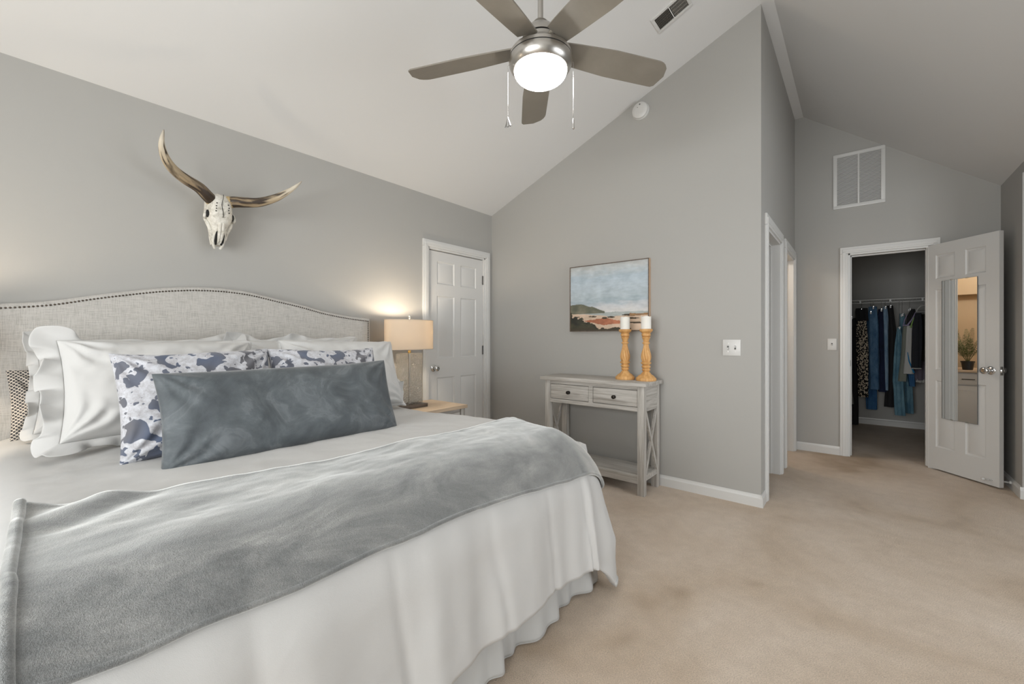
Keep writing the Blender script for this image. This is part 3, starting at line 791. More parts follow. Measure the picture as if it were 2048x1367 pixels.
# ---------------------------------------------------------------- console table
CX0, CX1, CY0, CY1, CZ = -2.064, -1.192, 2.937, 3.245, .828
ct = thing('console_table', 'whitewashed grey console table with two drawers below the painting', 'console table', ((CX0 + CX1) / 2, (CY0 + CY1) / 2, 0))
w, d = (CX1 - CX0) / 2, (CY1 - CY0) / 2
MB().box(-w - .035, w + .022, -d - .027, d + .005, CZ - .030, CZ, .004).build('tabletop', GW_X, ct, True, .5)
L = .052
for sx in (-1, 1):
    for sy in (-1, 1):
        MB().box(*sorted((sx * w, sx * (w - L))), *sorted((sy * d, sy * (d - L * .85))), 0, CZ - .03, .003).build('leg', GW_Z, ct, True, .5)
ap = MB(); zt, zb = CZ - .03, CZ - .215
ap.box(-w + L, w - L, -d + .004, -d + .02, zt - .028, zt); ap.box(-w + L, w - L, -d + .004, -d + .02, zb, zb + .030)
ap.box(-.018, .018, -d + .004, -d + .02, zb + .03, zt - .028); ap.box(-w + L, w - L, d - .018, d - .002, zb, zt)
for sx in (-1, 1): MB().box(*sorted((sx * (w - .004), sx * (w - .02))), -d + L * .85, d - L * .85, zb, zt).build('side_panel', GW_Y, ct, False)
ap.build('apron', GW_X, ct, False)
MB().box(-w + L, w - L, -d + .03, d - .02, zb + .01, zt - .01).build('drawer_box', GREYM, ct, False)
for a, b in ((-w + L + .003, -.021), (.021, w - L - .003)):
    dr = MB().box(a, b, -d + .006, -d + .022, zb + .034, zt - .032, .002).build('drawer', GW_X, ct, True, .5)
    kn = MB().lathe([(.012, 0), (.013, .002), (.007, .005), (.006, .012), (.012, .016), (.015, .022), (.013, .028), (.006, .031), (.001, .0315)], 20, Matrix.Translation(((a + b) / 2, -d + .006, (zb + zt) / 2)) @ Matrix.Rotation(pi / 2, 4, 'X'))
    kn.build('knob', BRONZE, dr)
MB().box(-w + L * .2, w - L * .2, -d + .012, d - .012, .125, .148, .002).build('shelf', GW_X, ct, True, .5)
rl = MB(); rl.box(-w + L, w - L, -d + .004, -d + .022, .085, .140); rl.box(-w + L, w - L, d - .022, d - .004, .085, .140)
for sx in (-1, 1): rl.box(*sorted((sx * (w - .006), sx * (w - .026))), -d + L * .85, d - L * .85, .105, .145)
rl.build('rail', GW_X, ct, False)
for sx in (-1, 1):
    y0, y1, z0, z1 = -d + L * .85, d - L * .85, .145, zb
    for k in (0, 1):
        mb = MB(); a = (y0, z0) if k == 0 else (y1, z0); b = (y1, z1) if k == 0 else (y0, z1); hw = .012
        ln = math.dist(a, b); ux, uz = (b[0] - a[0]) / ln, (b[1] - a[1]) / ln
        pts = [(a[0] - uz * hw, a[1] + ux * hw), (a[0] + uz * hw, a[1] - ux * hw), (b[0] + uz * hw, b[1] - ux * hw), (b[0] - uz * hw, b[1] + ux * hw)]
        xo = sx * (w - .012) ; mb.prism(pts, 0, xo - .008 + .002 * k, xo + .008 + .002 * k)
        mb.build('cross_brace', GW_Z, ct, False)
# candlesticks and candles
PROF = [(.064, 0), (.066, .006), (.066, .016), (.062, .022), (.056, .026), (.050, .034), (.034, .044), (.026, .056), (.019, .064), (.024, .068), (.028, .075), (.024, .081), (.020, .084), (.027, .090), (.030, .096), (.027, .102), (.021, .106), (.026, .111),
        (.033, .118), (.034, .125), (.025, .130), (.0285, .138), (.0315, .150), (.0325, .165), (.030, .185), (.025, .205), (.020, .225), (.017, .245), (.018, .252), (.0245, .256), (.0245, .263), (.017, .267), (.019, .276), (.024, .290), (.029, .299), (.022, .304), (.030, .310), (.030, .318), (.026, .326), (.036, .336), (.042, .342), (.043, .352), (.040, .356), (.03, .356)]
def sticks():
    pr = []
    for (r0, z0), (r1, z1) in zip(PROF, PROF[1:]):
        k = 4 if .13 < z0 < .25 else 1
        pr += [(r0 + (r1 - r0) * i / k, z0 + (z1 - z0) * i / k) for i in range(k)]
    pr.append(PROF[-1]); pr.append((.001, .355))
    def fl(a, z):
        if z < .133 or z > .25: return 1.0
        q = min(1, (z - .133) / .012, (.25 - z) / .012)
        return 1 - .22 * q * abs(sin(4 * a + z * 30)) ** 6 + .03 * q
    return MB().lathe(pr, 84, None, fl)
SC = 1.10
for i, (x, y, lab, cl) in enumerate(((-1.412, 3.10, 'left of the two carved pine candlesticks on the console', 'left white pillar candle, on the left carved candlestick'), (-1.243, 3.10, 'right of the two carved pine candlesticks, nearest the table edge', 'right white pillar candle, on the right carved candlestick'))):
    o = sticks().build('candlestick', PINE, None, True, .9); o.location = (x, y, CZ); o.scale = (1.13, 1.13, SC); o.rotation_euler = (0, 0, i * .9)
    tag(o, lab, 'candlestick', 'carved candlesticks on the console')
    zc = CZ + .356 * SC
    mb = MB(); n = 40; r = .037
    ring = lambda rr, z: [(rr * cos(2 * pi * k / n), rr * sin(2 * pi * k / n), z + (.006 * fnoise(cos(2 * pi * k / n) * 1.5 + i * 5, sin(2 * pi * k / n) * 1.5) if z > .05 else 0)) for k in range(n)]
    prof = [(r, 0), (r, .09), (r - .002, .096), (r - .005, .094), (r - .009, .082), (.001, .079)]
    v = []
    for rr, z in prof: v += ring(rr, z)
    f = [(j * n + k, j * n + (k + 1) % n, (j + 1) * n + (k + 1) % n, (j + 1) * n + k) for j in range(len(prof) - 1) for k in range(n)] + [tuple(range(n - 1, -1, -1))]
    mb.add(v, f); c = mb.build('pillar_candle', WAX, None, True, .9); c.location = (x, y, zc)
    tag(c, cl, 'candle', 'pillar candles')
    MB().tube([(0, 0, .078), (.001, 0, .087)], .0012, 6).build('wick', BLACK, c)
# painting
px0, px1, pz0, pz1, pd = -2.003, -1.275, 1.209, 1.785, .035
pt = thing('painting', 'framed coastal landscape painting above the console table', 'painting', ((px0 + px1) / 2, YB - .002, (pz0 + pz1) / 2))
hw, hh = (px1 - px0) / 2, (pz1 - pz0) / 2
fr = MB(); q = .006
for a in ((-hw, hw, hh - q, hh), (-hw, hw, -hh, -hh + q)): fr.box(a[0], a[1], -pd, 0, a[2], a[3])
for a in ((-hw, -hw + q), (hw - q, hw)): fr.box(a[0], a[1], -pd, 0, -hh + q, hh - q)
fr.build('frame', FRAMEW, pt, False)
fe = MB(); q2 = .0065
for a in ((-hw, hw, hh - q2, hh), (-hw, hw, -hh, -hh + q2)): fe.box(a[0], a[1], -pd - .0015, -pd + .001, a[2], a[3])
for a in ((-hw, -hw + q2), (hw - q2, hw)): fe.box(a[0], a[1], -pd - .0015, -pd + .001, -hh + q2, hh - q2)
fe.build('frame_edge', DARKW, pt, False)
NX, NZ = 220, 170
cv = MB().grid(lambda i, j: ((-1 + 2 * i) * (hw - q), -pd + .004, (-1 + 2 * j) * (hh - q)), NX, NZ, flip=False)
cv.box(-hw + q, hw - q, -pd + .006, -.004, -hh + q, hh - q)
CANM = mat('oil_paint_landscape', (.5, .5, .5), .55); t_ = NT(CANM)
at = t_.n('ShaderNodeAttribute', attribute_name='paint'); t_.color(at.outputs['Color']); t_.bump(t_.noise(t_.coord((30, 1, 90)), 1.5, 4), .25, .003)
co_ = cv.build('canvas', CANM, pt, False)
def paintc(u, v):
    n1 = fbm(u * 5, v * 16, 3, 4); n2 = fbm(u * 14, v * 40, 6, 3); n3 = fbm(u * 9, v * 9, 11, 4)
    t = v + .05 * n1
    sky = [(0.30, (205, 204, 203)), (.38, (193, 196, 200)), (.44, (160, 174, 182)), (.50, (174, 186, 192)), (.65, (180, 192, 200)), (.8, (172, 186, 196)), (.93, (182, 188, 190)), (1.1, (166, 162, 156))]
    c = sky[-1][1]
    for (a, ca), (b, cb) in zip(sky, sky[1:]):
        if t < a: c = ca; break
        if a <= t < b:
            k = (t - a) / (b - a); c = tuple(x + (y - x) * k for x, y in zip(ca, cb)); break
    c = tuple(x + 12 * n3 + 7 * n2 for x in c)
    # water
    if v < .275 + .01 * n1: c = (168 + 12 * n2, 174 + 12 * n2, 172 + 12 * n2)
    # far headland
    hl = .395 - .0 * u + .018 * sin(u * 16) + .02 * fnoise(u * 9, 2) - max(0, u - .30) * .75 - max(0, .12 - u) * -.06
    if .262 < v < hl and u < .47: c = (104 + 22 * n3, 104 + 18 * n3, 88 + 16 * n3)
    # dunes
    dl = .262 - .13 * max(0, u - .12) + .18 * max(0, u - .52) + .02 * fnoise(u * 6, 9)
    if u > .72: dl = .232 + .03 * fnoise(u * 5, 1) + .02 * (u - .72)
    if v < dl: c = (202 + 16 * n3, 178 + 14 * n3, 156 + 14 * n3)
    # rust field
    if abs(v - (.135 - .06 * (u - .45))) < .055 * max(0, 1 - abs(u - .47) / .30) + .012 * n2 and .2 < u < .8: c = (166 + 34 * n3, 104 + 26 * n3, 76 + 22 * n3)
    # dark scrub left
    if v < .265 - .52 * u + .05 * n3 + .02 * n2 and u < .46: c = (50 + 26 * n3, 50 + 24 * n3, 38 + 16 * n3)
    if v < .035 + .02 * n3 and u < .8: c = (62, 56, 42)
    for (bu, bv, ru, rv) in ((.30, .215, .055, .012), (.47, .188, .035, .016), (.55, .20, .05, .013), (.80, .225, .12, .017), (.80, .175, .10, .012), (.86, .11, .09, .012)):
        if ((u - bu) / ru) ** 2 + ((v - bv - .03 * (bu - u)) / rv) ** 2 < 1 + .8 * n3: c = (64 + 20 * n3, 54 + 16 * n3, 40 + 12 * n3)
    if u > .78 and .205 + .05 * (u - .78) < v < .245 + .03 * n1: c = (140 + 22 * n3, 106 + 18 * n3, 74)
    return c
me = co_.data; ca = me.color_attributes.new('paint', 'FLOAT_COLOR', 'POINT')
vals = []
for vert in me.vertices:
    u = (vert.co.x / (hw - q) + 1) / 2; v_ = (vert.co.z / (hh - q) + 1) / 2
    vals += [*srgb(*[min(255, max(0, x)) for x in paintc(u, v_)]), 1.0]
ca.data.foreach_set('color', vals)

# ---------------------------------------------------------------- wall fittings
def switch(label, c, axis, gangs):
    t = thing('light_switch', label, 'light switch', c)
    w = .057 * gangs if gangs > 1 else .073; h = .114
    pl = MB().box(-w / 2, w / 2, -.006, 0, -h / 2, h / 2, .0025).build('cover_plate', PLASTIC, t, True, .5)
    for g in range(gangs):
        x = (g - (gangs - 1) / 2) * .046
        MB().box(x - .006, x + .006, -.007, -.005, -.013, .013).build('slot', GREYM, t, False)
        up = 1 if g else -1
        MB().box(x - .0045, x + .0045, -.018, -.006, *sorted((0, up * .011)), .0015).build('toggle', PLASTIC, t)
        for z in (-.03, .03): MB().lathe([(.003, 0), (.0025, .0012), (.0002, .0014)], 10, Matrix.Translation((x, -.006, z)) @ Matrix.Rotation(pi / 2, 4, 'X')).build('screw', NICKEL, t)
    return t
switch('white double light switch on the grey wall right of the painting', (-.691, YB, 1.083), 1, 2)
switch('white single light switch beside the walk-in closet door casing', (-.203, YD, 1.089), 1, 1)
sd = thing('smoke_detector', 'round white smoke detector high on the wall near the fan', 'smoke detector', (-1.354, YB, 2.982))
MX = Matrix.Rotation(pi / 2, 4, 'X')
MB().lathe([(.069, 0), (.069, .010), (.064, .014)], 40, MX).build('base', PLASTIC, sd)
MB().lathe([(.064, .012), (.066, .020), (.063, .030), (.052, .037), (.030, .040), (.001, .0405)], 40, MX).build('cover', PLASTIC, sd)
for dx, dz, r in ((.004, .040, .006), (-.014, .020, .004)):
    MB().lathe([(r, 0), (r, .0025), (.0002, .003)], 14, Matrix.Translation((dx, -.0375, dz)) @ MX).build('indicator', GREYM, sd)
# return air grille on wall D
rv = thing('return_air_grille', 'large white louvred return air grille high above the closet door', 'vent', (0.0, YD, 2.686))
gw, gh = .193, .267
f_ = MB()
for a in ((-gw, gw, gh - .030, gh), (-gw, gw, -gh, -gh + .030)): f_.box(a[0], a[1], -.012, 0, a[2], a[3], .002)
for a in ((-gw, -gw + .030), (gw - .030, gw)): f_.box(a[0], a[1], -.012, 0, -gh + .03, gh - .03, .002)
f_.box(-.006, .006, -.011, 0, -gh + .03, gh - .03, .001)
f_.build('frame', TRIM, rv, True, .5)
MB().box(-gw + .02, gw - .02, -.0015, 0, -gh + .02, gh - .02).build('backing', GREYM, rv, False)  # no duct is cut; this dark sheet paints the shade between louvres
for s in (-1, 1):
    sl = MB(); a, b = sorted((s * .006, s * (gw - .030))); n_ = 36
    for k in range(n_):
        z = -gh + .034 + k * (2 * gh - .068) / (n_ - 1)
        sl.add([(a, -.0105, z + .0015), (b, -.0105, z + .0015), (b, -.002, z - .0040), (a, -.002, z - .0040), (a, -.0105, z + .0027), (b, -.0105, z + .0027), (b, -.002, z - .0030), (a, -.002, z - .0030)], [(0, 1, 2, 3), (7, 6, 5, 4), (0, 4, 5, 1), (2, 6, 7, 3)])
    sl.build('louvres', TRIM, rv, False)
# ceiling register on the left slope
th = math.atan(SL)
cvn = thing('ceiling_register', 'small slotted air register on the sloped ceiling beside the fan', 'vent', (-.932, 2.74, zl(-.932)))
cvn.rotation_euler = (0, -th, 0)
a_, b_ = .118, .075
f_ = MB()
for q_ in ((-a_, a_, b_ - .019, b_), (-a_, a_, -b_, -b_ + .019)): f_.box(q_[0], q_[1], q_[2], q_[3], -.008, 0, .002)
for q_ in ((-a_, -a_ + .019), (a_ - .019, a_)): f_.box(q_[0], q_[1], -b_ + .019, b_ - .019, -.008, 0, .002)
f_.box(-.003, .003, -b_ + .019, b_ - .019, -.007, 0)
f_.build('frame', TRIM, cvn, True, .5)
MB().box(-a_ + .015, a_ - .015, -b_ + .015, b_ - .015, -.001, 0).build('backing', BLACK, cvn, False)  # black sheet over plain ceiling: painted shade behind the fins
FINM = mat('register_fin', (.30, .28, .25), .5)
for s in (-1, 1):
    sl = MB()
    for k in range(13):
        x = s * (.009 + k * .0073); sl.add([(x - .0012, -b_ + .019, -.006), (x - .0012, b_ - .019, -.006), (x + s * .003, b_ - .019, -.001), (x + s * .003, -b_ + .019, -.001), (x - .0002, -b_ + .019, -.006), (x - .0002, b_ - .019, -.006)], [(0, 1, 2, 3), (0, 4, 5, 1), (4, 3, 2, 5)])
    if s > 0:
        for k in range(3):
            y = -b_ + .045 + k * .03; sl.box(.006, a_ - .019, y - .0008, y + .0008, -.005, -.002)
    sl.build('fins', FINM, cvn, False)

# ---------------------------------------------------------------- ceiling fan
FXc, FYc = -1.097, 1.526
fan = thing('ceiling_fan', 'brushed nickel ceiling fan with five grey blades and lit bowl', 'ceiling fan', (FXc, FYc, 0))
zc_ = zl(FXc)
MB().lathe([(.006, 2.55), (.018, 2.552), (.032, 2.56)] + [(.018, 2.565)], 24).build('collar', NICKEL, fan)
MB().tube([(0, 0, 2.55), (0, 0, zc_ - .02)], .0125, 16).build('downrod', NICKEL, fan)
MB().lathe([(.02, zc_ - .085), (.045, zc_ - .075), (.066, zc_ - .05), (.07, zc_ - .02), (.07, zc_ + .03)], 32).build('canopy', NICKEL, fan)
mh = MB(); mh.lathe([(.082, 2.4835), (.081, 2.492), (.075, 2.510), (.060, 2.530), (.038, 2.545), (.018, 2.556)], 48)
mh.lathe([(.139, 2.399), (.139, 2.412), (.134, 2.420)], 56)
mh.lathe([(.126, 2.4245), (.110, 2.440), (.090, 2.452), (.082, 2.462), (.080, 2.478)], 56)
mh.lathe([(.118, 2.343), (.123, 2.344), (.133, 2.354), (.140, 2.370), (.1415, 2.384), (.1405, 2.3935)], 56)
mh.build('motor_housing', NICKEL, fan, True, .5)
MB().lathe([(.07, 2.478), (.0785, 2.478), (.0785, 2.4835), (.07, 2.4835)], 40).build('gap_shade_ring', BLACK, fan)  # solid black rings paint the shade of the housing seams
MB().lathe([(.110, 2.3935), (.1370, 2.3935), (.1370, 2.399), (.11, 2.399)], 48).build('gap_shade_ring', BLACK, fan)
MB().lathe([(.110, 2.420), (.1300, 2.420), (.1230, 2.4245), (.11, 2.4245)], 48).build('gap_shade_ring', BLACK, fan)
bw = [(.118, 2.345)] + [(.118 * cos(a), 2.343 - .058 * sin(a)) for a in [pi / 2 * k / 14 for k in range(1, 14)]] + [(.001, 2.285)]
bw = list(reversed(bw))
MB().lathe(bw, 48).build('light_bowl', BOWL, fan)
f0 = math.atan2(cos(.6912), -sin(.6912))
BZ, PITCH = 2.448, radians(-13)
def blade_parts(k):
    ang = f0 + k * 2 * pi / 5
    N = 36; mb = MB()
    def hwid(t):   # left/right edge offsets along length
        w = .052 + .020 * min(1, t * 2.2) ** .8
        return w
    r0, r1 = .105, .655
    top_, bot = [], []
    outline = []
    for i in range(N + 1):
        t = i / N; x = r0 + (r1 - r0) * t
        wl = wr = hwid(t)
        e = max(0, (t - .93) / .07)
        wl *= sqrt(max(0, 1 - e ** 2.6)) if e < 1 else 0
        e2 = max(0, (t - .86) / .14); wr *= sqrt(max(0, 1 - e2 ** 2.2)) if e2 < 1 else 0
        outline.append((x, wl, -wr))
    v = []
    for z in (-.003, .003):
        for x, a, b in outline: v += [(x, a, z), (x, b, z)]
    m = 2 * (N + 1); f = []
    for i in range(N):
        a = 2 * i
        f += [(a, a + 1, a + 3, a + 2), (m + a, m + a + 2, m + a + 3, m + a + 1), (a, a + 2, m + a + 2, m + a), (a + 1, m + a + 1, m + a + 3, a + 3)]
    f += [(0, m, m + 1, 1), (2 * N, 2 * N + 1, m + 2 * N + 1, m + 2 * N)]
    Mx = Matrix.Translation((0, 0, BZ)) @ Matrix.Rotation(ang, 4, 'Z') @ Matrix.Rotation(PITCH, 4, 'X')
    mb.add(v, f, Mx); o = mb.build('blade', BLADE, fan, True, .5)
    ir = MB(); ir.box(.085, .185, -.030, .030, .003, .009, .002, Mx); ir.build('blade_bracket', NICKEL, o)
for k in range(5): blade_parts(k)
def chain(ang, r, z0, z1, fob):
    c = MB(); x, y = r * cos(ang), r * sin(ang)
    c.tube([(x * .97, y * .97, z0), (x * 1.05, y * 1.05, z0 - .004), (x * 1.05, y * 1.05, z1)], .0008, 6)
    n_ = int((z0 - z1) / .008)
    for i in range(n_): c.sphere((x * 1.05, y * 1.05, z0 - .008 - i * .008), .0015, 5)
    o = c.build('pull_chain', CHROME, fan)
    fb = MB()
    if fob == 0:
        for s_ in (-1, 0, 1): fb.tube([(x * 1.05, y * 1.05, z1), (x * 1.05 + s_ * .014 * sin(ang + .7), y * 1.05 - s_ * .014 * cos(ang + .7), z1 - .040)], [.002, .0045], 8)
    else: fb.lathe([(.0015, 0), (.004, -.008), (.0045, -.035), (.006, -.045), (.001, -.05)][::-1], 12, Matrix.Translation((x * 1.05, y * 1.05, z1)))
    fb.build('fob', CHROME, o)
chain(f0 + radians(98), .140, 2.360, 2.125, 0)
chain(f0 - radians(88), .141, 2.392, 2.135, 1)

# ---------------------------------------------------------------- longhorn skull
sk_ = thing('longhorn_skull', 'weathered longhorn steer skull with wide curved horns hung on the wall', 'wall decoration', (XA, .79, 1.83))
def P_(p): return (p[0] - XA, p[1] - .79, p[2] - 1.83)
# skull body: stations from top of poll to muzzle: z, half width, back depth, front depth (x out of wall), squareness
ST = [(.156, .024, .06, .120), (.149, .046, .045, .150), (.130, .058, .03, .172), (.100, .062, .025, .186), (.070, .062, .022, .192), (.040, .064, .022, .190), (.012, .066, .022, .184), (-.012, .056, .025, .174), (-.035, .045, .03, .164), (-.065, .040, .035, .152), (-.095, .037, .04, .138), (-.118, .034, .045, .124), (-.135, .029, .05, .110)]
def station(z, w, xb, xf, n=32):
    out = []
    for k in range(n):
        a = 2 * pi * k / n; c, s = cos(a), sin(a)
        y = w * math.copysign(abs(s) ** .8, s); xm = (xb + xf) / 2; x = xm + (xf - xb) / 2 * math.copysign(abs(c) ** .75, c)
        if c > 0: x += .006 * math.exp(-(y / .012) ** 2) * 0 - .004 * math.exp(-(y / .004) ** 2)
        x += .003 * fbm(y * 40, z * 40, 3); out.append((x, y, z + .003 * fbm(y * 30, x * 30, 1)))
    return out
mb = MB(); v = []; n = 32
sts = []
for (a, b) in zip(ST, ST[1:]): sts += [tuple(p + (q - p) * k / 3 for p, q in zip(a, b)) for k in range(3)]
sts.append(ST[-1])
for s_ in sts: v += station(*s_)
f = [(j * n + k, (j + 1) * n + k, (j + 1) * n + (k + 1) % n, j * n + (k + 1) % n) for j in range(len(sts) - 1) for k in range(n)] + [tuple(range(n)), tuple(range(len(sts) * n - 1, (len(sts) - 1) * n - 1, -1))]
mb.add(v, f); skull = mb.build('skull', BONE, sk_, True, 1.0)
for s_ in (-1, 1):
    # brow/orbit flare, solid black shade for eye socket and nasal opening, premaxilla prong, horn core collar
    ob = MB(); ring_ = [(.125 + .014 * cos(t), s_ * (.066 + .006 * cos(t) - .004 * sin(t)), .026 + .021 * sin(t)) for t in [2 * pi * k / 20 for k in range(21)]]
    ob.tube(ring_, .0075, 8); ob.build('orbit', BONE, skull)
    MB().sphere((.140, s_ * .056, .028), .020, 12, None, (.9, .7, 1.15)).build('eye_socket_shade', BLACK, skull)
    ck = MB(); ck.tube([(.115, s_ * .066, .0), (.125, s_ * .054, -.028), (.122, s_ * .039, -.07), (.115, s_ * .033, -.105)], [.008, .011, .008, .006], 8); ck.build('cheek_bone', BONE, skull)
    no = MB(); no.tube([(.150, s_ * .014, -.055), (.140, s_ * .017, -.085), (.122, s_ * .016, -.118), (.108, s_ * .013, -.136)], [.003, .0065, .0075, .005], 8); no.build('nostril_shade', BLACK, skull)
    pr_ = MB(); pr_.tube([(.128, s_ * .027, -.085), (.116, s_ * .026, -.115), (.100, s_ * .021, -.142), (.092, s_ * .013, -.157)], [.006, .007, .0075, .007], 8); pr_.build('jaw_prong', BONE, skull)
    nb = MB(); nb.tube([(.172, s_ * .0075, -.02), (.160, s_ * .0075, -.07), (.146, s_ * .006, -.10), (.126, s_ * .005, -.128)], [.009, .0095, .0085, .005], 8); nb.build('nasal_bone', BONE, skull)
    ho = MB()
    for q_ in ((.190, .028, .085), (.190, .031, .068), (.188, .030, .055), (.188, .032, .04)): ho.sphere((q_[0], s_ * q_[1], q_[2]), .0035, 6)
    ho.build('pit_shade', BLACK, skull)
crk = MB(); crk.tube([(.1885 - max(0, .0 - z) * .0, .004 * sin(z * 60), z) for z in [.14 - .012 * k for k in range(12)]], .0016, 5); crk.build('crack', BLACK, skull)
HL = [(-2.855, .760, 1.930), (-2.83, .724, 1.952), (-2.814, .682, 1.983), (-2.791, .613, 2.007), (-2.764, .56, 2.032), (-2.733, .524, 2.064), (-2.701, .503, 2.099), (-2.666, .494, 2.134), (-2.63, .495, 2.175)]
HR = [(-2.855, .822, 1.945), (-2.83, .862, 1.951), (-2.811, .901, 1.955), (-2.782, .97, 1.966), (-2.749, 1.041, 2.000), (-2.712, 1.083, 2.030), (-2.672, 1.123, 2.068), (-2.63, 1.158, 2.112)]
for H_ in (HL, HR):
    pts = [P_(p) for p in spl(H_, 6)]; m_ = len(pts); mb = MB()
    rad = [.031 * (1 - (i / (m_ - 1)) ** 1.7) ** .75 + .0012 for i in range(m_)]
    mb.tube(pts, rad, 20)
    o = mb.build('horn', HORN, sk_, True, 1.2)
    me = o.data; a1 = me.attributes.new('along', 'FLOAT', 'POINT'); a2 = me.attributes.new('ridge', 'FLOAT', 'POINT')
    va, vr = [], []
    for i in range(m_):
        for k in range(20):
            q_ = i / (m_ - 1); va.append(q_); an = 2 * pi * k / 20
            vr.append(max(0, min(1, .5 + .75 * fbm(cos(an) * 3.5, sin(an) * 3.5, q_ * 3.5, 4) + .22 - .65 * q_)))
    a1.data.foreach_set('value', va); a2.data.foreach_set('value', vr)
    cl = MB(); b_v = Vector(pts[2]); d_v = (Vector(pts[8]) - b_v).normalized()
    cl.tube([b_v - d_v * .02, b_v, b_v + d_v * .022], [.030, .0335, .032], 18); cl.build('horn_collar', mat('horn_collar_tan', srgb(170, 150, 112), .8), o)
# ---------------------------------------------------------------- mirror on the closet door
mr = thing('door_mirror', 'tall narrow frameless mirror hung on the open closet door', 'mirror', (.465, 5.243, .012), DA)
m0, m1, mz0, mz1 = .142, .415, .452, 1.628
MB().box(m0, m1, -.0075, -.0055, mz0, mz1).build('mirror_glass', MIRROR, mr, False)
MB().box(m0 - .0015, m1 + .0015, -.0054, -.001, mz0 - .0015, mz1 + .0015).build('backing', GREYM, mr, False)
for u in (.22, .34):
    for z0 in (mz0, mz1): MB().box(u - .009, u + .009, -.0095, -.001, z0 - .006, z0 + .006, .001).build('clip', CLEAR, mr)
# ---------------------------------------------------------------- bathroom vanity seen in the mirror
vn = thing('vanity_cabinet', 'white bathroom vanity seen reflected in the door mirror', 'cabinet', (-1.27, 4.87, 0))
vy = .34
MB().box(-.55, 0, -vy, vy, .10, .762).build('body', DOORM, vn, False)
MB().box(-.52, -.06, -vy + .01, vy - .01, 0.006, .10).build('plinth', DOORM, vn, False)
for y0, y1 in ((-vy + .012, -.006), (.006, vy - .012)):
    dr = MB().box(0, .018, y0, y1, .625, .750, .003).build('drawer', DOORM, vn, True, .5)
    hd = MB(); ym = (y0 + y1) / 2; hd.tube([(.018, ym - .048, .688), (.038, ym - .048, .688), (.038, ym + .048, .688), (.018, ym + .048, .688)], .0045, 8); hd.build('handle', BRONZE, dr)
    dp = MB(); dp.box(0, .018, y0, y1, .13, .612, .003); dp.box(.018, .026, y0 + .05, y1 - .05, .18, .562, .006); dp.build('door', DOORM, vn, True, .5)
tag(MB().box(-1.92, -1.235, 4.50, 5.225, .765, .790, .004).build('countertop', OAK), 'pale wood countertop of the bathroom vanity seen in the mirror', 'countertop')
fe_ = thing('potted_fern', 'green fern in a small black pot on the bathroom vanity', 'plant', (-1.33, 5.045, .790))
MB().lathe([(.038, 0), (.042, .004), (.053, .085), (.058, .088), (.058, .100), (.052, .100), (.048, .08), (.001, .078)], 28).build('pot', mat('black_pot', (.02, .02, .02), .4), fe_)
rnd = random.Random(5)
for q_ in range(14):
    a = 2 * pi * q_ / 14 + rnd.uniform(-.2, .2); ln = rnd.uniform(.32, .52); lean = rnd.uniform(.12, .62)
    fm_ = MB(); N_ = 22; pts = []
    for i in range(N_ + 1):
        t = i / N_; r_ = ln * (lean * t + .28 * lean * t ** 2.4); z = .075 + ln * (t * (1 - .12 * t) * sqrt(max(.1, 1 - lean ** 2 * .6))) - .10 * lean * t ** 3
        pts.append(Vector((r_ * cos(a), min(r_ * sin(a), .05 + .3 * max(0, r_ * sin(a))), z)))
    fm_.tube(pts, [.0022 * (1 - .7 * i / N_) for i in range(N_ + 1)], 5)
    for i in range(5, N_):
        t = i / N_; l_ = .062 * (1 - t) ** .7 * min(1, (t - .12) * 5) + .006; d_ = (pts[min(i + 1, N_)] - pts[i - 1]).normalized(); sd_ = d_.cross(Vector((0, 0, 1))).normalized(); up = sd_.cross(d_)
        for s_ in (-1, 1):
            o_ = pts[i]; e = o_ + sd_ * s_ * l_ + d_ * l_ * .45 - up * l_ * .1; w_ = d_ * .0036
            m2 = o_ + (e - o_) * .5
            fm_.add([o_ - w_ * .4, m2 - w_, e, m2 + w_, o_ + w_ * .4], [(0, 1, 2, 3, 4)])
    fm_.build('frond', LEAF if q_ % 2 else LEAF2, fe_, False)

# ---------------------------------------------------------------- walk-in closet contents
RY = 7.02; RZ = 1.604
sh = thing('wire_shelf', 'white wire closet shelf with hanging rail over the clothes', 'shelf', (0, 7.2, 1.63))
SHELFW = mat('shelf_vinyl', (.85, .85, .83), .4)
fr_ = MB(); fr_.tube([(-.51, -.18, .006), (1.29, -.18, .006)], .0065, 8); fr_.tube([(-.51, .15, .006), (1.29, .15, .006)], .0035, 8)
fr_.build('front_rod', SHELFW, sh)
MB().tube([(-.51, -.18, -.030), (1.29, -.18, -.030)], .0055, 8).build('hang_rail', SHELFW, sh)
wr_ = MB()
for i in range(72): wr_.tube([(-.50 + i * .025, -.18, .006), (-.50 + i * .025, .16, .006)], .0012, 5)
wr_.build('wires', PLASTIC, sh)
for x in (-.27, .018, .306, .594, .882, 1.17): MB().box(x - .009, x + .009, -.186, -.176, -.034, .010, .001).build('bracket', SHELFW, sh)
def xw(u, y=RY): # picture column on the hanging plane -> x
    k = (u - 1023.79) / 837.5554; return y * (k * cos(.6912) - sin(.6912)) / (k * sin(.6912) + cos(.6912))
def zw(v, u=1775, y=RY):
    k = (u - 1023.79) / 837.5554; d = y / (k * sin(.6912) + cos(.6912)); return 1.1491 - (v - 676.08) * d / 837.5554
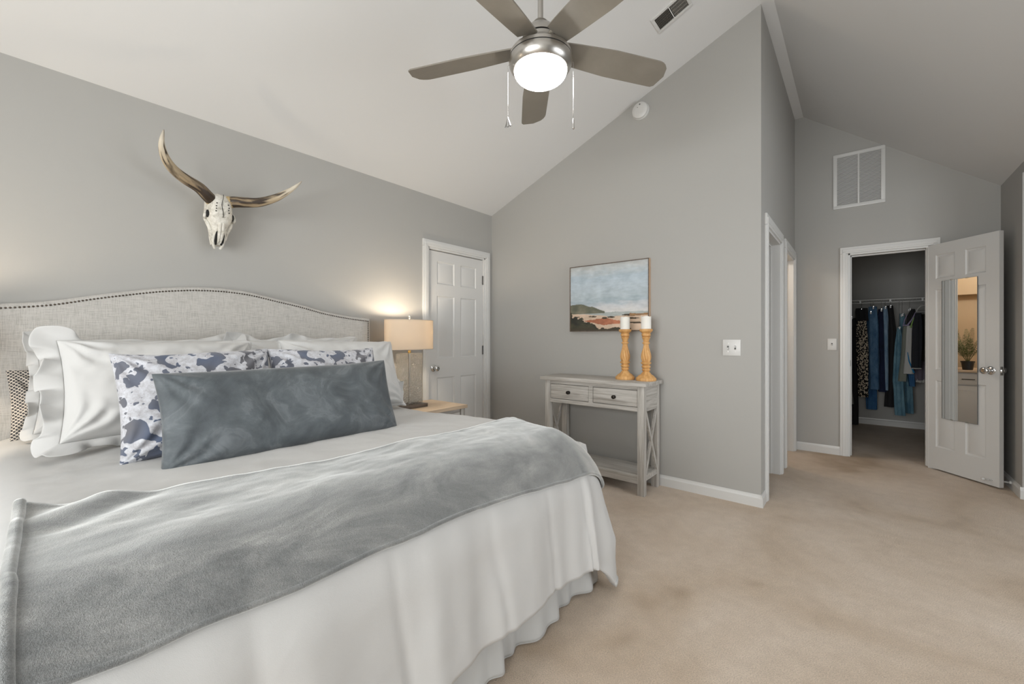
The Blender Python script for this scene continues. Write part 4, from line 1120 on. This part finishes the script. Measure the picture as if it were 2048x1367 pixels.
def loft(rows, seed, fold=.006, nf=5, n=40):
    """rows: (z, x0, x1, depth, y) from top to bottom -> closed draped volume with vertical folds"""
    v = []; rs = []
    for a, b in zip(rows, rows[1:]): rs += [tuple(p + (q - p) * k / 6 for p, q in zip(a, b)) for k in range(6)]
    rs.append(rows[-1]); m = len(rs)
    for j, (z, x0, x1, d, y) in enumerate(rs):
        t = j / (m - 1)
        for k in range(n):
            a = 2 * pi * k / n; c, s = cos(a), sin(a)
            fo = fold * min(1, t * 4) * (sin(nf * a + seed + 1.5 * fnoise(z * 3, seed)) + .8 * fnoise(c * 2 + seed, z * 5, s * 2))
            x = (x0 + x1) / 2 + ((x1 - x0) / 2 + fo) * math.copysign(abs(c) ** .7, c); yy = y + (d / 2 + fo) * math.copysign(abs(s) ** .8, s)
            v.append((x, yy, z + .003 * fnoise(c * 3, s * 3 + seed)))
    f = [(j * n + k, (j + 1) * n + k, (j + 1) * n + (k + 1) % n, j * n + (k + 1) % n) for j in range(m - 1) for k in range(n)] + [tuple(range(n)), tuple(range(m * n - 1, (m - 1) * n - 1, -1))]
    return MB().add(v, f)
def rows(px, y, d):  # px: (v, u0, u1)
    return [(zw(v, (a + b) / 2, y), xw(a, y), xw(b, y), d * (.55 if i == 0 else 1), y) for i, (v, a, b) in enumerate(px)]
def garment(name, label, cat, m, px, y=RY, d=.10, seed=1.0, group=None, **k):
    o = loft(rows(px, y, d), seed, **k).build(name, m, None, True, 1.5)
    return tag(o, label, cat, group)
CLIPM = mat('clip_metal', (.30, .30, .30), .45, .6)
def clip_hanger(u, vtop, vbar, label, wide=.0, y=RY):
    x = xw(u); z = zw(vbar, u); t = thing('clip_hanger', label, 'hanger', (x, y, z), 0, 'metal clip hangers')
    hk = MB(); zr_ = 1.6
    zr_ = RZ - z
    pts = [(0, 0, 0), (0, 0, zr_ - .012)] + [(0, -.012 + .012 * cos(b), zr_ - .006 + .012 * sin(b)) for b in [pi * .0 + pi * k / 8 for k in range(9)]]
    hk.tube(pts, .0018, 6); hk.build('hook', CHROME, t)
    MB().tube([(0, -.17, 0), (0, .17, 0)], .003, 6).build('bar', CHROME, t)
    for s in (-1, 1): MB().box(-.008, .008, s * .10 - .008, s * .10 + .008, -.028, .006, .002).build('clip', CLIPM, t)
    return t
GJ = 'jeans on clip hangers'
garment('trousers', 'long black trousers hanging at the far left of the closet rail', 'trousers', BLACKC, [(636, 1699, 1712), (660, 1697, 1717), (740, 1699, 1716), (848, 1701, 1716)], RY + 0, 0.08, 1)
garment('lace_top', 'grey lace garment edge hanging beside the left closet casing', 'top', LACE, [(640, 1690, 1699), (700, 1690, 1701), (770, 1690, 1703), (807, 1690, 1706)], RY - 0.16, 0.05, 2)
garment('skirt_waistband', 'x', 'x', BLACKC, [(616, 1711, 1735), (641, 1713, 1736)], RY - 0.1, 0.06, 3)
lw = [o for o in bpy.data.objects if o.name.startswith('skirt_waistband')][0]
lep = garment('leopard_trousers', 'cream and black leopard print trousers with black waistband', 'trousers', LEOP, [(637, 1713, 1733), (700, 1713, 1737), (793, 1717, 1736)], RY - 0.1, 0.07, 4, fold=.004)
for k_ in ('label', 'category'): del lw[k_]
lw.parent = lep; lw.name = 'waistband'
garment('jeans', 'longest strong blue jeans hanging low behind the leopard trousers', 'jeans', J_BLUE, [(625, 1733, 1747), (700, 1732, 1752), (780, 1731, 1754), (818, 1733, 1754)], RY + 0.11, 0.06, 5, GJ)
garment('jeans', 'mid blue jeans hanging right beside the leopard trousers', 'jeans', J_MID, [(613, 1737, 1754), (650, 1737, 1757), (778, 1739, 1758)], RY - 0.06, 0.07, 6, GJ)
garment('jeans', 'dark navy jeans between the mid blue and pale blue pairs', 'jeans', J_DARK, [(618, 1756, 1768), (650, 1754, 1770), (783, 1757, 1773)], RY + 0.03, 0.06, 7, GJ)
garment('jeans', 'narrow pale blue jeans beside the black trousers', 'jeans', J_LIGHT, [(613, 1766, 1774), (640, 1767, 1776), (780, 1771, 1776)], RY - 0.06, 0.05, 8, GJ, fold=.003)
garment('trousers', 'wide black trousers with silver clips in mid closet', 'trousers', BLACKC, [(611, 1773, 1786), (660, 1775, 1791), (760, 1772, 1792), (813, 1768, 1789)], RY + 0.05, 0.07, 9)
garment('jeans', 'tall dusty teal jeans with the longest pale legs', 'jeans', J_TEAL, [(655, 1794, 1801), (690, 1790, 1806), (760, 1786, 1806), (830, 1790, 1810)], RY - 0.09, 0.06, 10, GJ)
garment('jeans', 'teal jeans whose waistband hangs highest beside the black trousers', 'jeans', J_TEAL, [(627, 1799, 1809), (680, 1800, 1813), (760, 1808, 1824), (826, 1812, 1827)], RY + 0.12, 0.06, 11, GJ)
garment('trousers', 'grey green folded trousers behind the pale tank top', 'trousers', KHAKI, [(650, 1806, 1814), (700, 1803, 1815), (762, 1796, 1813)], RY - 0.17, 0.045, 12, fold=.003)
garment('jeans', 'short folded blue jeans below the pale tank top', 'jeans', J_BLUE, [(690, 1815, 1825), (748, 1815, 1829), (772, 1819, 1830)], RY + 0.0, 0.06, 13, GJ)
tk = garment('tank_top', 'pale grey tank top with lavender shoulders and green neck patch', 'top', PALEKNIT, [(651, 1813, 1826), (690, 1811, 1826), (747, 1806, 1827)], RY - 0.24, 0.05, 14, fold=.004)
def patch(name, m, pts, y, r, par): MB().tube([(xw(u, y), y, zw(v, u, y)) for u, v in pts], r, 8, True, None, (1, .5)).build(name, m, par)
patch('strap', LAV, [(1806, 650), (1815, 650), (1824, 638), (1831, 624)], RY - .270, [.016, .020, .014, .008], tk)
patch('strap', LAV, [(1806, 652), (1809, 640), (1814, 629)], RY - .255, [.012, .010, .008], tk)
patch('neck_patch', GREENT, [(1821, 655), (1824, 645), (1828, 634)], RY - .275, [.018, .015, .006], tk)
patch('side_stripe', BLUET, [(1815, 704), (1818, 722), (1824, 736), (1828, 745)], RY - .268, [.006, .013, .014, .018], tk)
garment('black_camisole', 'black camisole draped behind the lavender straps', 'top', BLACKC, [(618, 1822, 1830), (632, 1815, 1829), (650, 1814, 1828)], RY - 0.15, 0.05, 15)
wt = garment('sweater', 'heather purple sweater with white lace hem below the dark jacket', 'sweater', PURPLE, [(690, 1832, 1850), (735, 1829, 1851), (760, 1831, 1849)], RY - 0.02, 0.07, 16)
wl_ = loft(rows([(755, 1832, 1850), (764, 1832, 1849)], RY - .02, .08), 3, .006, 9).build('lace_hem', PALEKNIT, wt, True, 1.5)
jk = garment('jacket', 'dark charcoal jacket hanging on the white plastic hanger', 'jacket', NAVYC, [(626, 1830, 1843), (660, 1825, 1844), (735, 1823, 1842)], RY - 0.33, 0.07, 17)
loft(rows([(733, 1823, 1842.5), (737, 1823, 1842.5)], RY - .33, .072), 17, .004).build('hem', PALEKNIT, jk, True, 1.5)
garment('shirt', 'dark olive shirt at the right end of the rail', 'shirt', OLIVEC, [(628, 1842, 1856), (660, 1840, 1858), (722, 1840, 1857)], RY - 0.17, 0.07, 18)
for u, vb, lab in ((1704, 634, 'clip hanger holding the long black trousers at far left'), (1723, 619, 'clip hanger holding the leopard print trousers'), (1741, 624, 'clip hanger holding the longest strong blue jeans'), (1746, 614, 'clip hanger holding the mid blue jeans'), (1762, 619, 'clip hanger holding the dark navy jeans'), (1770, 614, 'clip hanger holding the narrow pale blue jeans'), (1780, 612, 'clip hanger holding the wide black trousers'), (1798, 654, 'clip hanger holding the tall dusty teal jeans'), (1804, 628, 'clip hanger holding the high waisted teal jeans'), (1819, 617, 'clip hanger with shiny clips left of the black camisole')):
    clip_hanger(u, 600, vb, lab, y=RY)
ph = thing('plastic_hanger', 'white plastic hanger holding the dark jacket', 'hanger', (xw(1846), RY - .10, zw(618)), 0)
h_ = MB(); h_.tube([(xw(1829) - xw(1846), -.03, -.055), (xw(1833) - xw(1846), -.03, -.015), (xw(1839) - xw(1846), -.02, .018), (0, 0, .030), (.08, .05, .0), (.12, .08, -.05)], .008, 8); h_.tube([(xw(1832) - xw(1846), -.03, -.05), (.10, .07, -.05)], .006, 8); h_.build('frame', PLASTIC, ph)
hk = MB(); hk.tube([(0, 0, .03), (0, .06, .06), (0, .095, RZ - zw(618) - .01), (0, .10, RZ - zw(618) + .008), (0, .112, RZ - zw(618) + .002)], .002, 6); hk.build('hook', CHROME, ph)
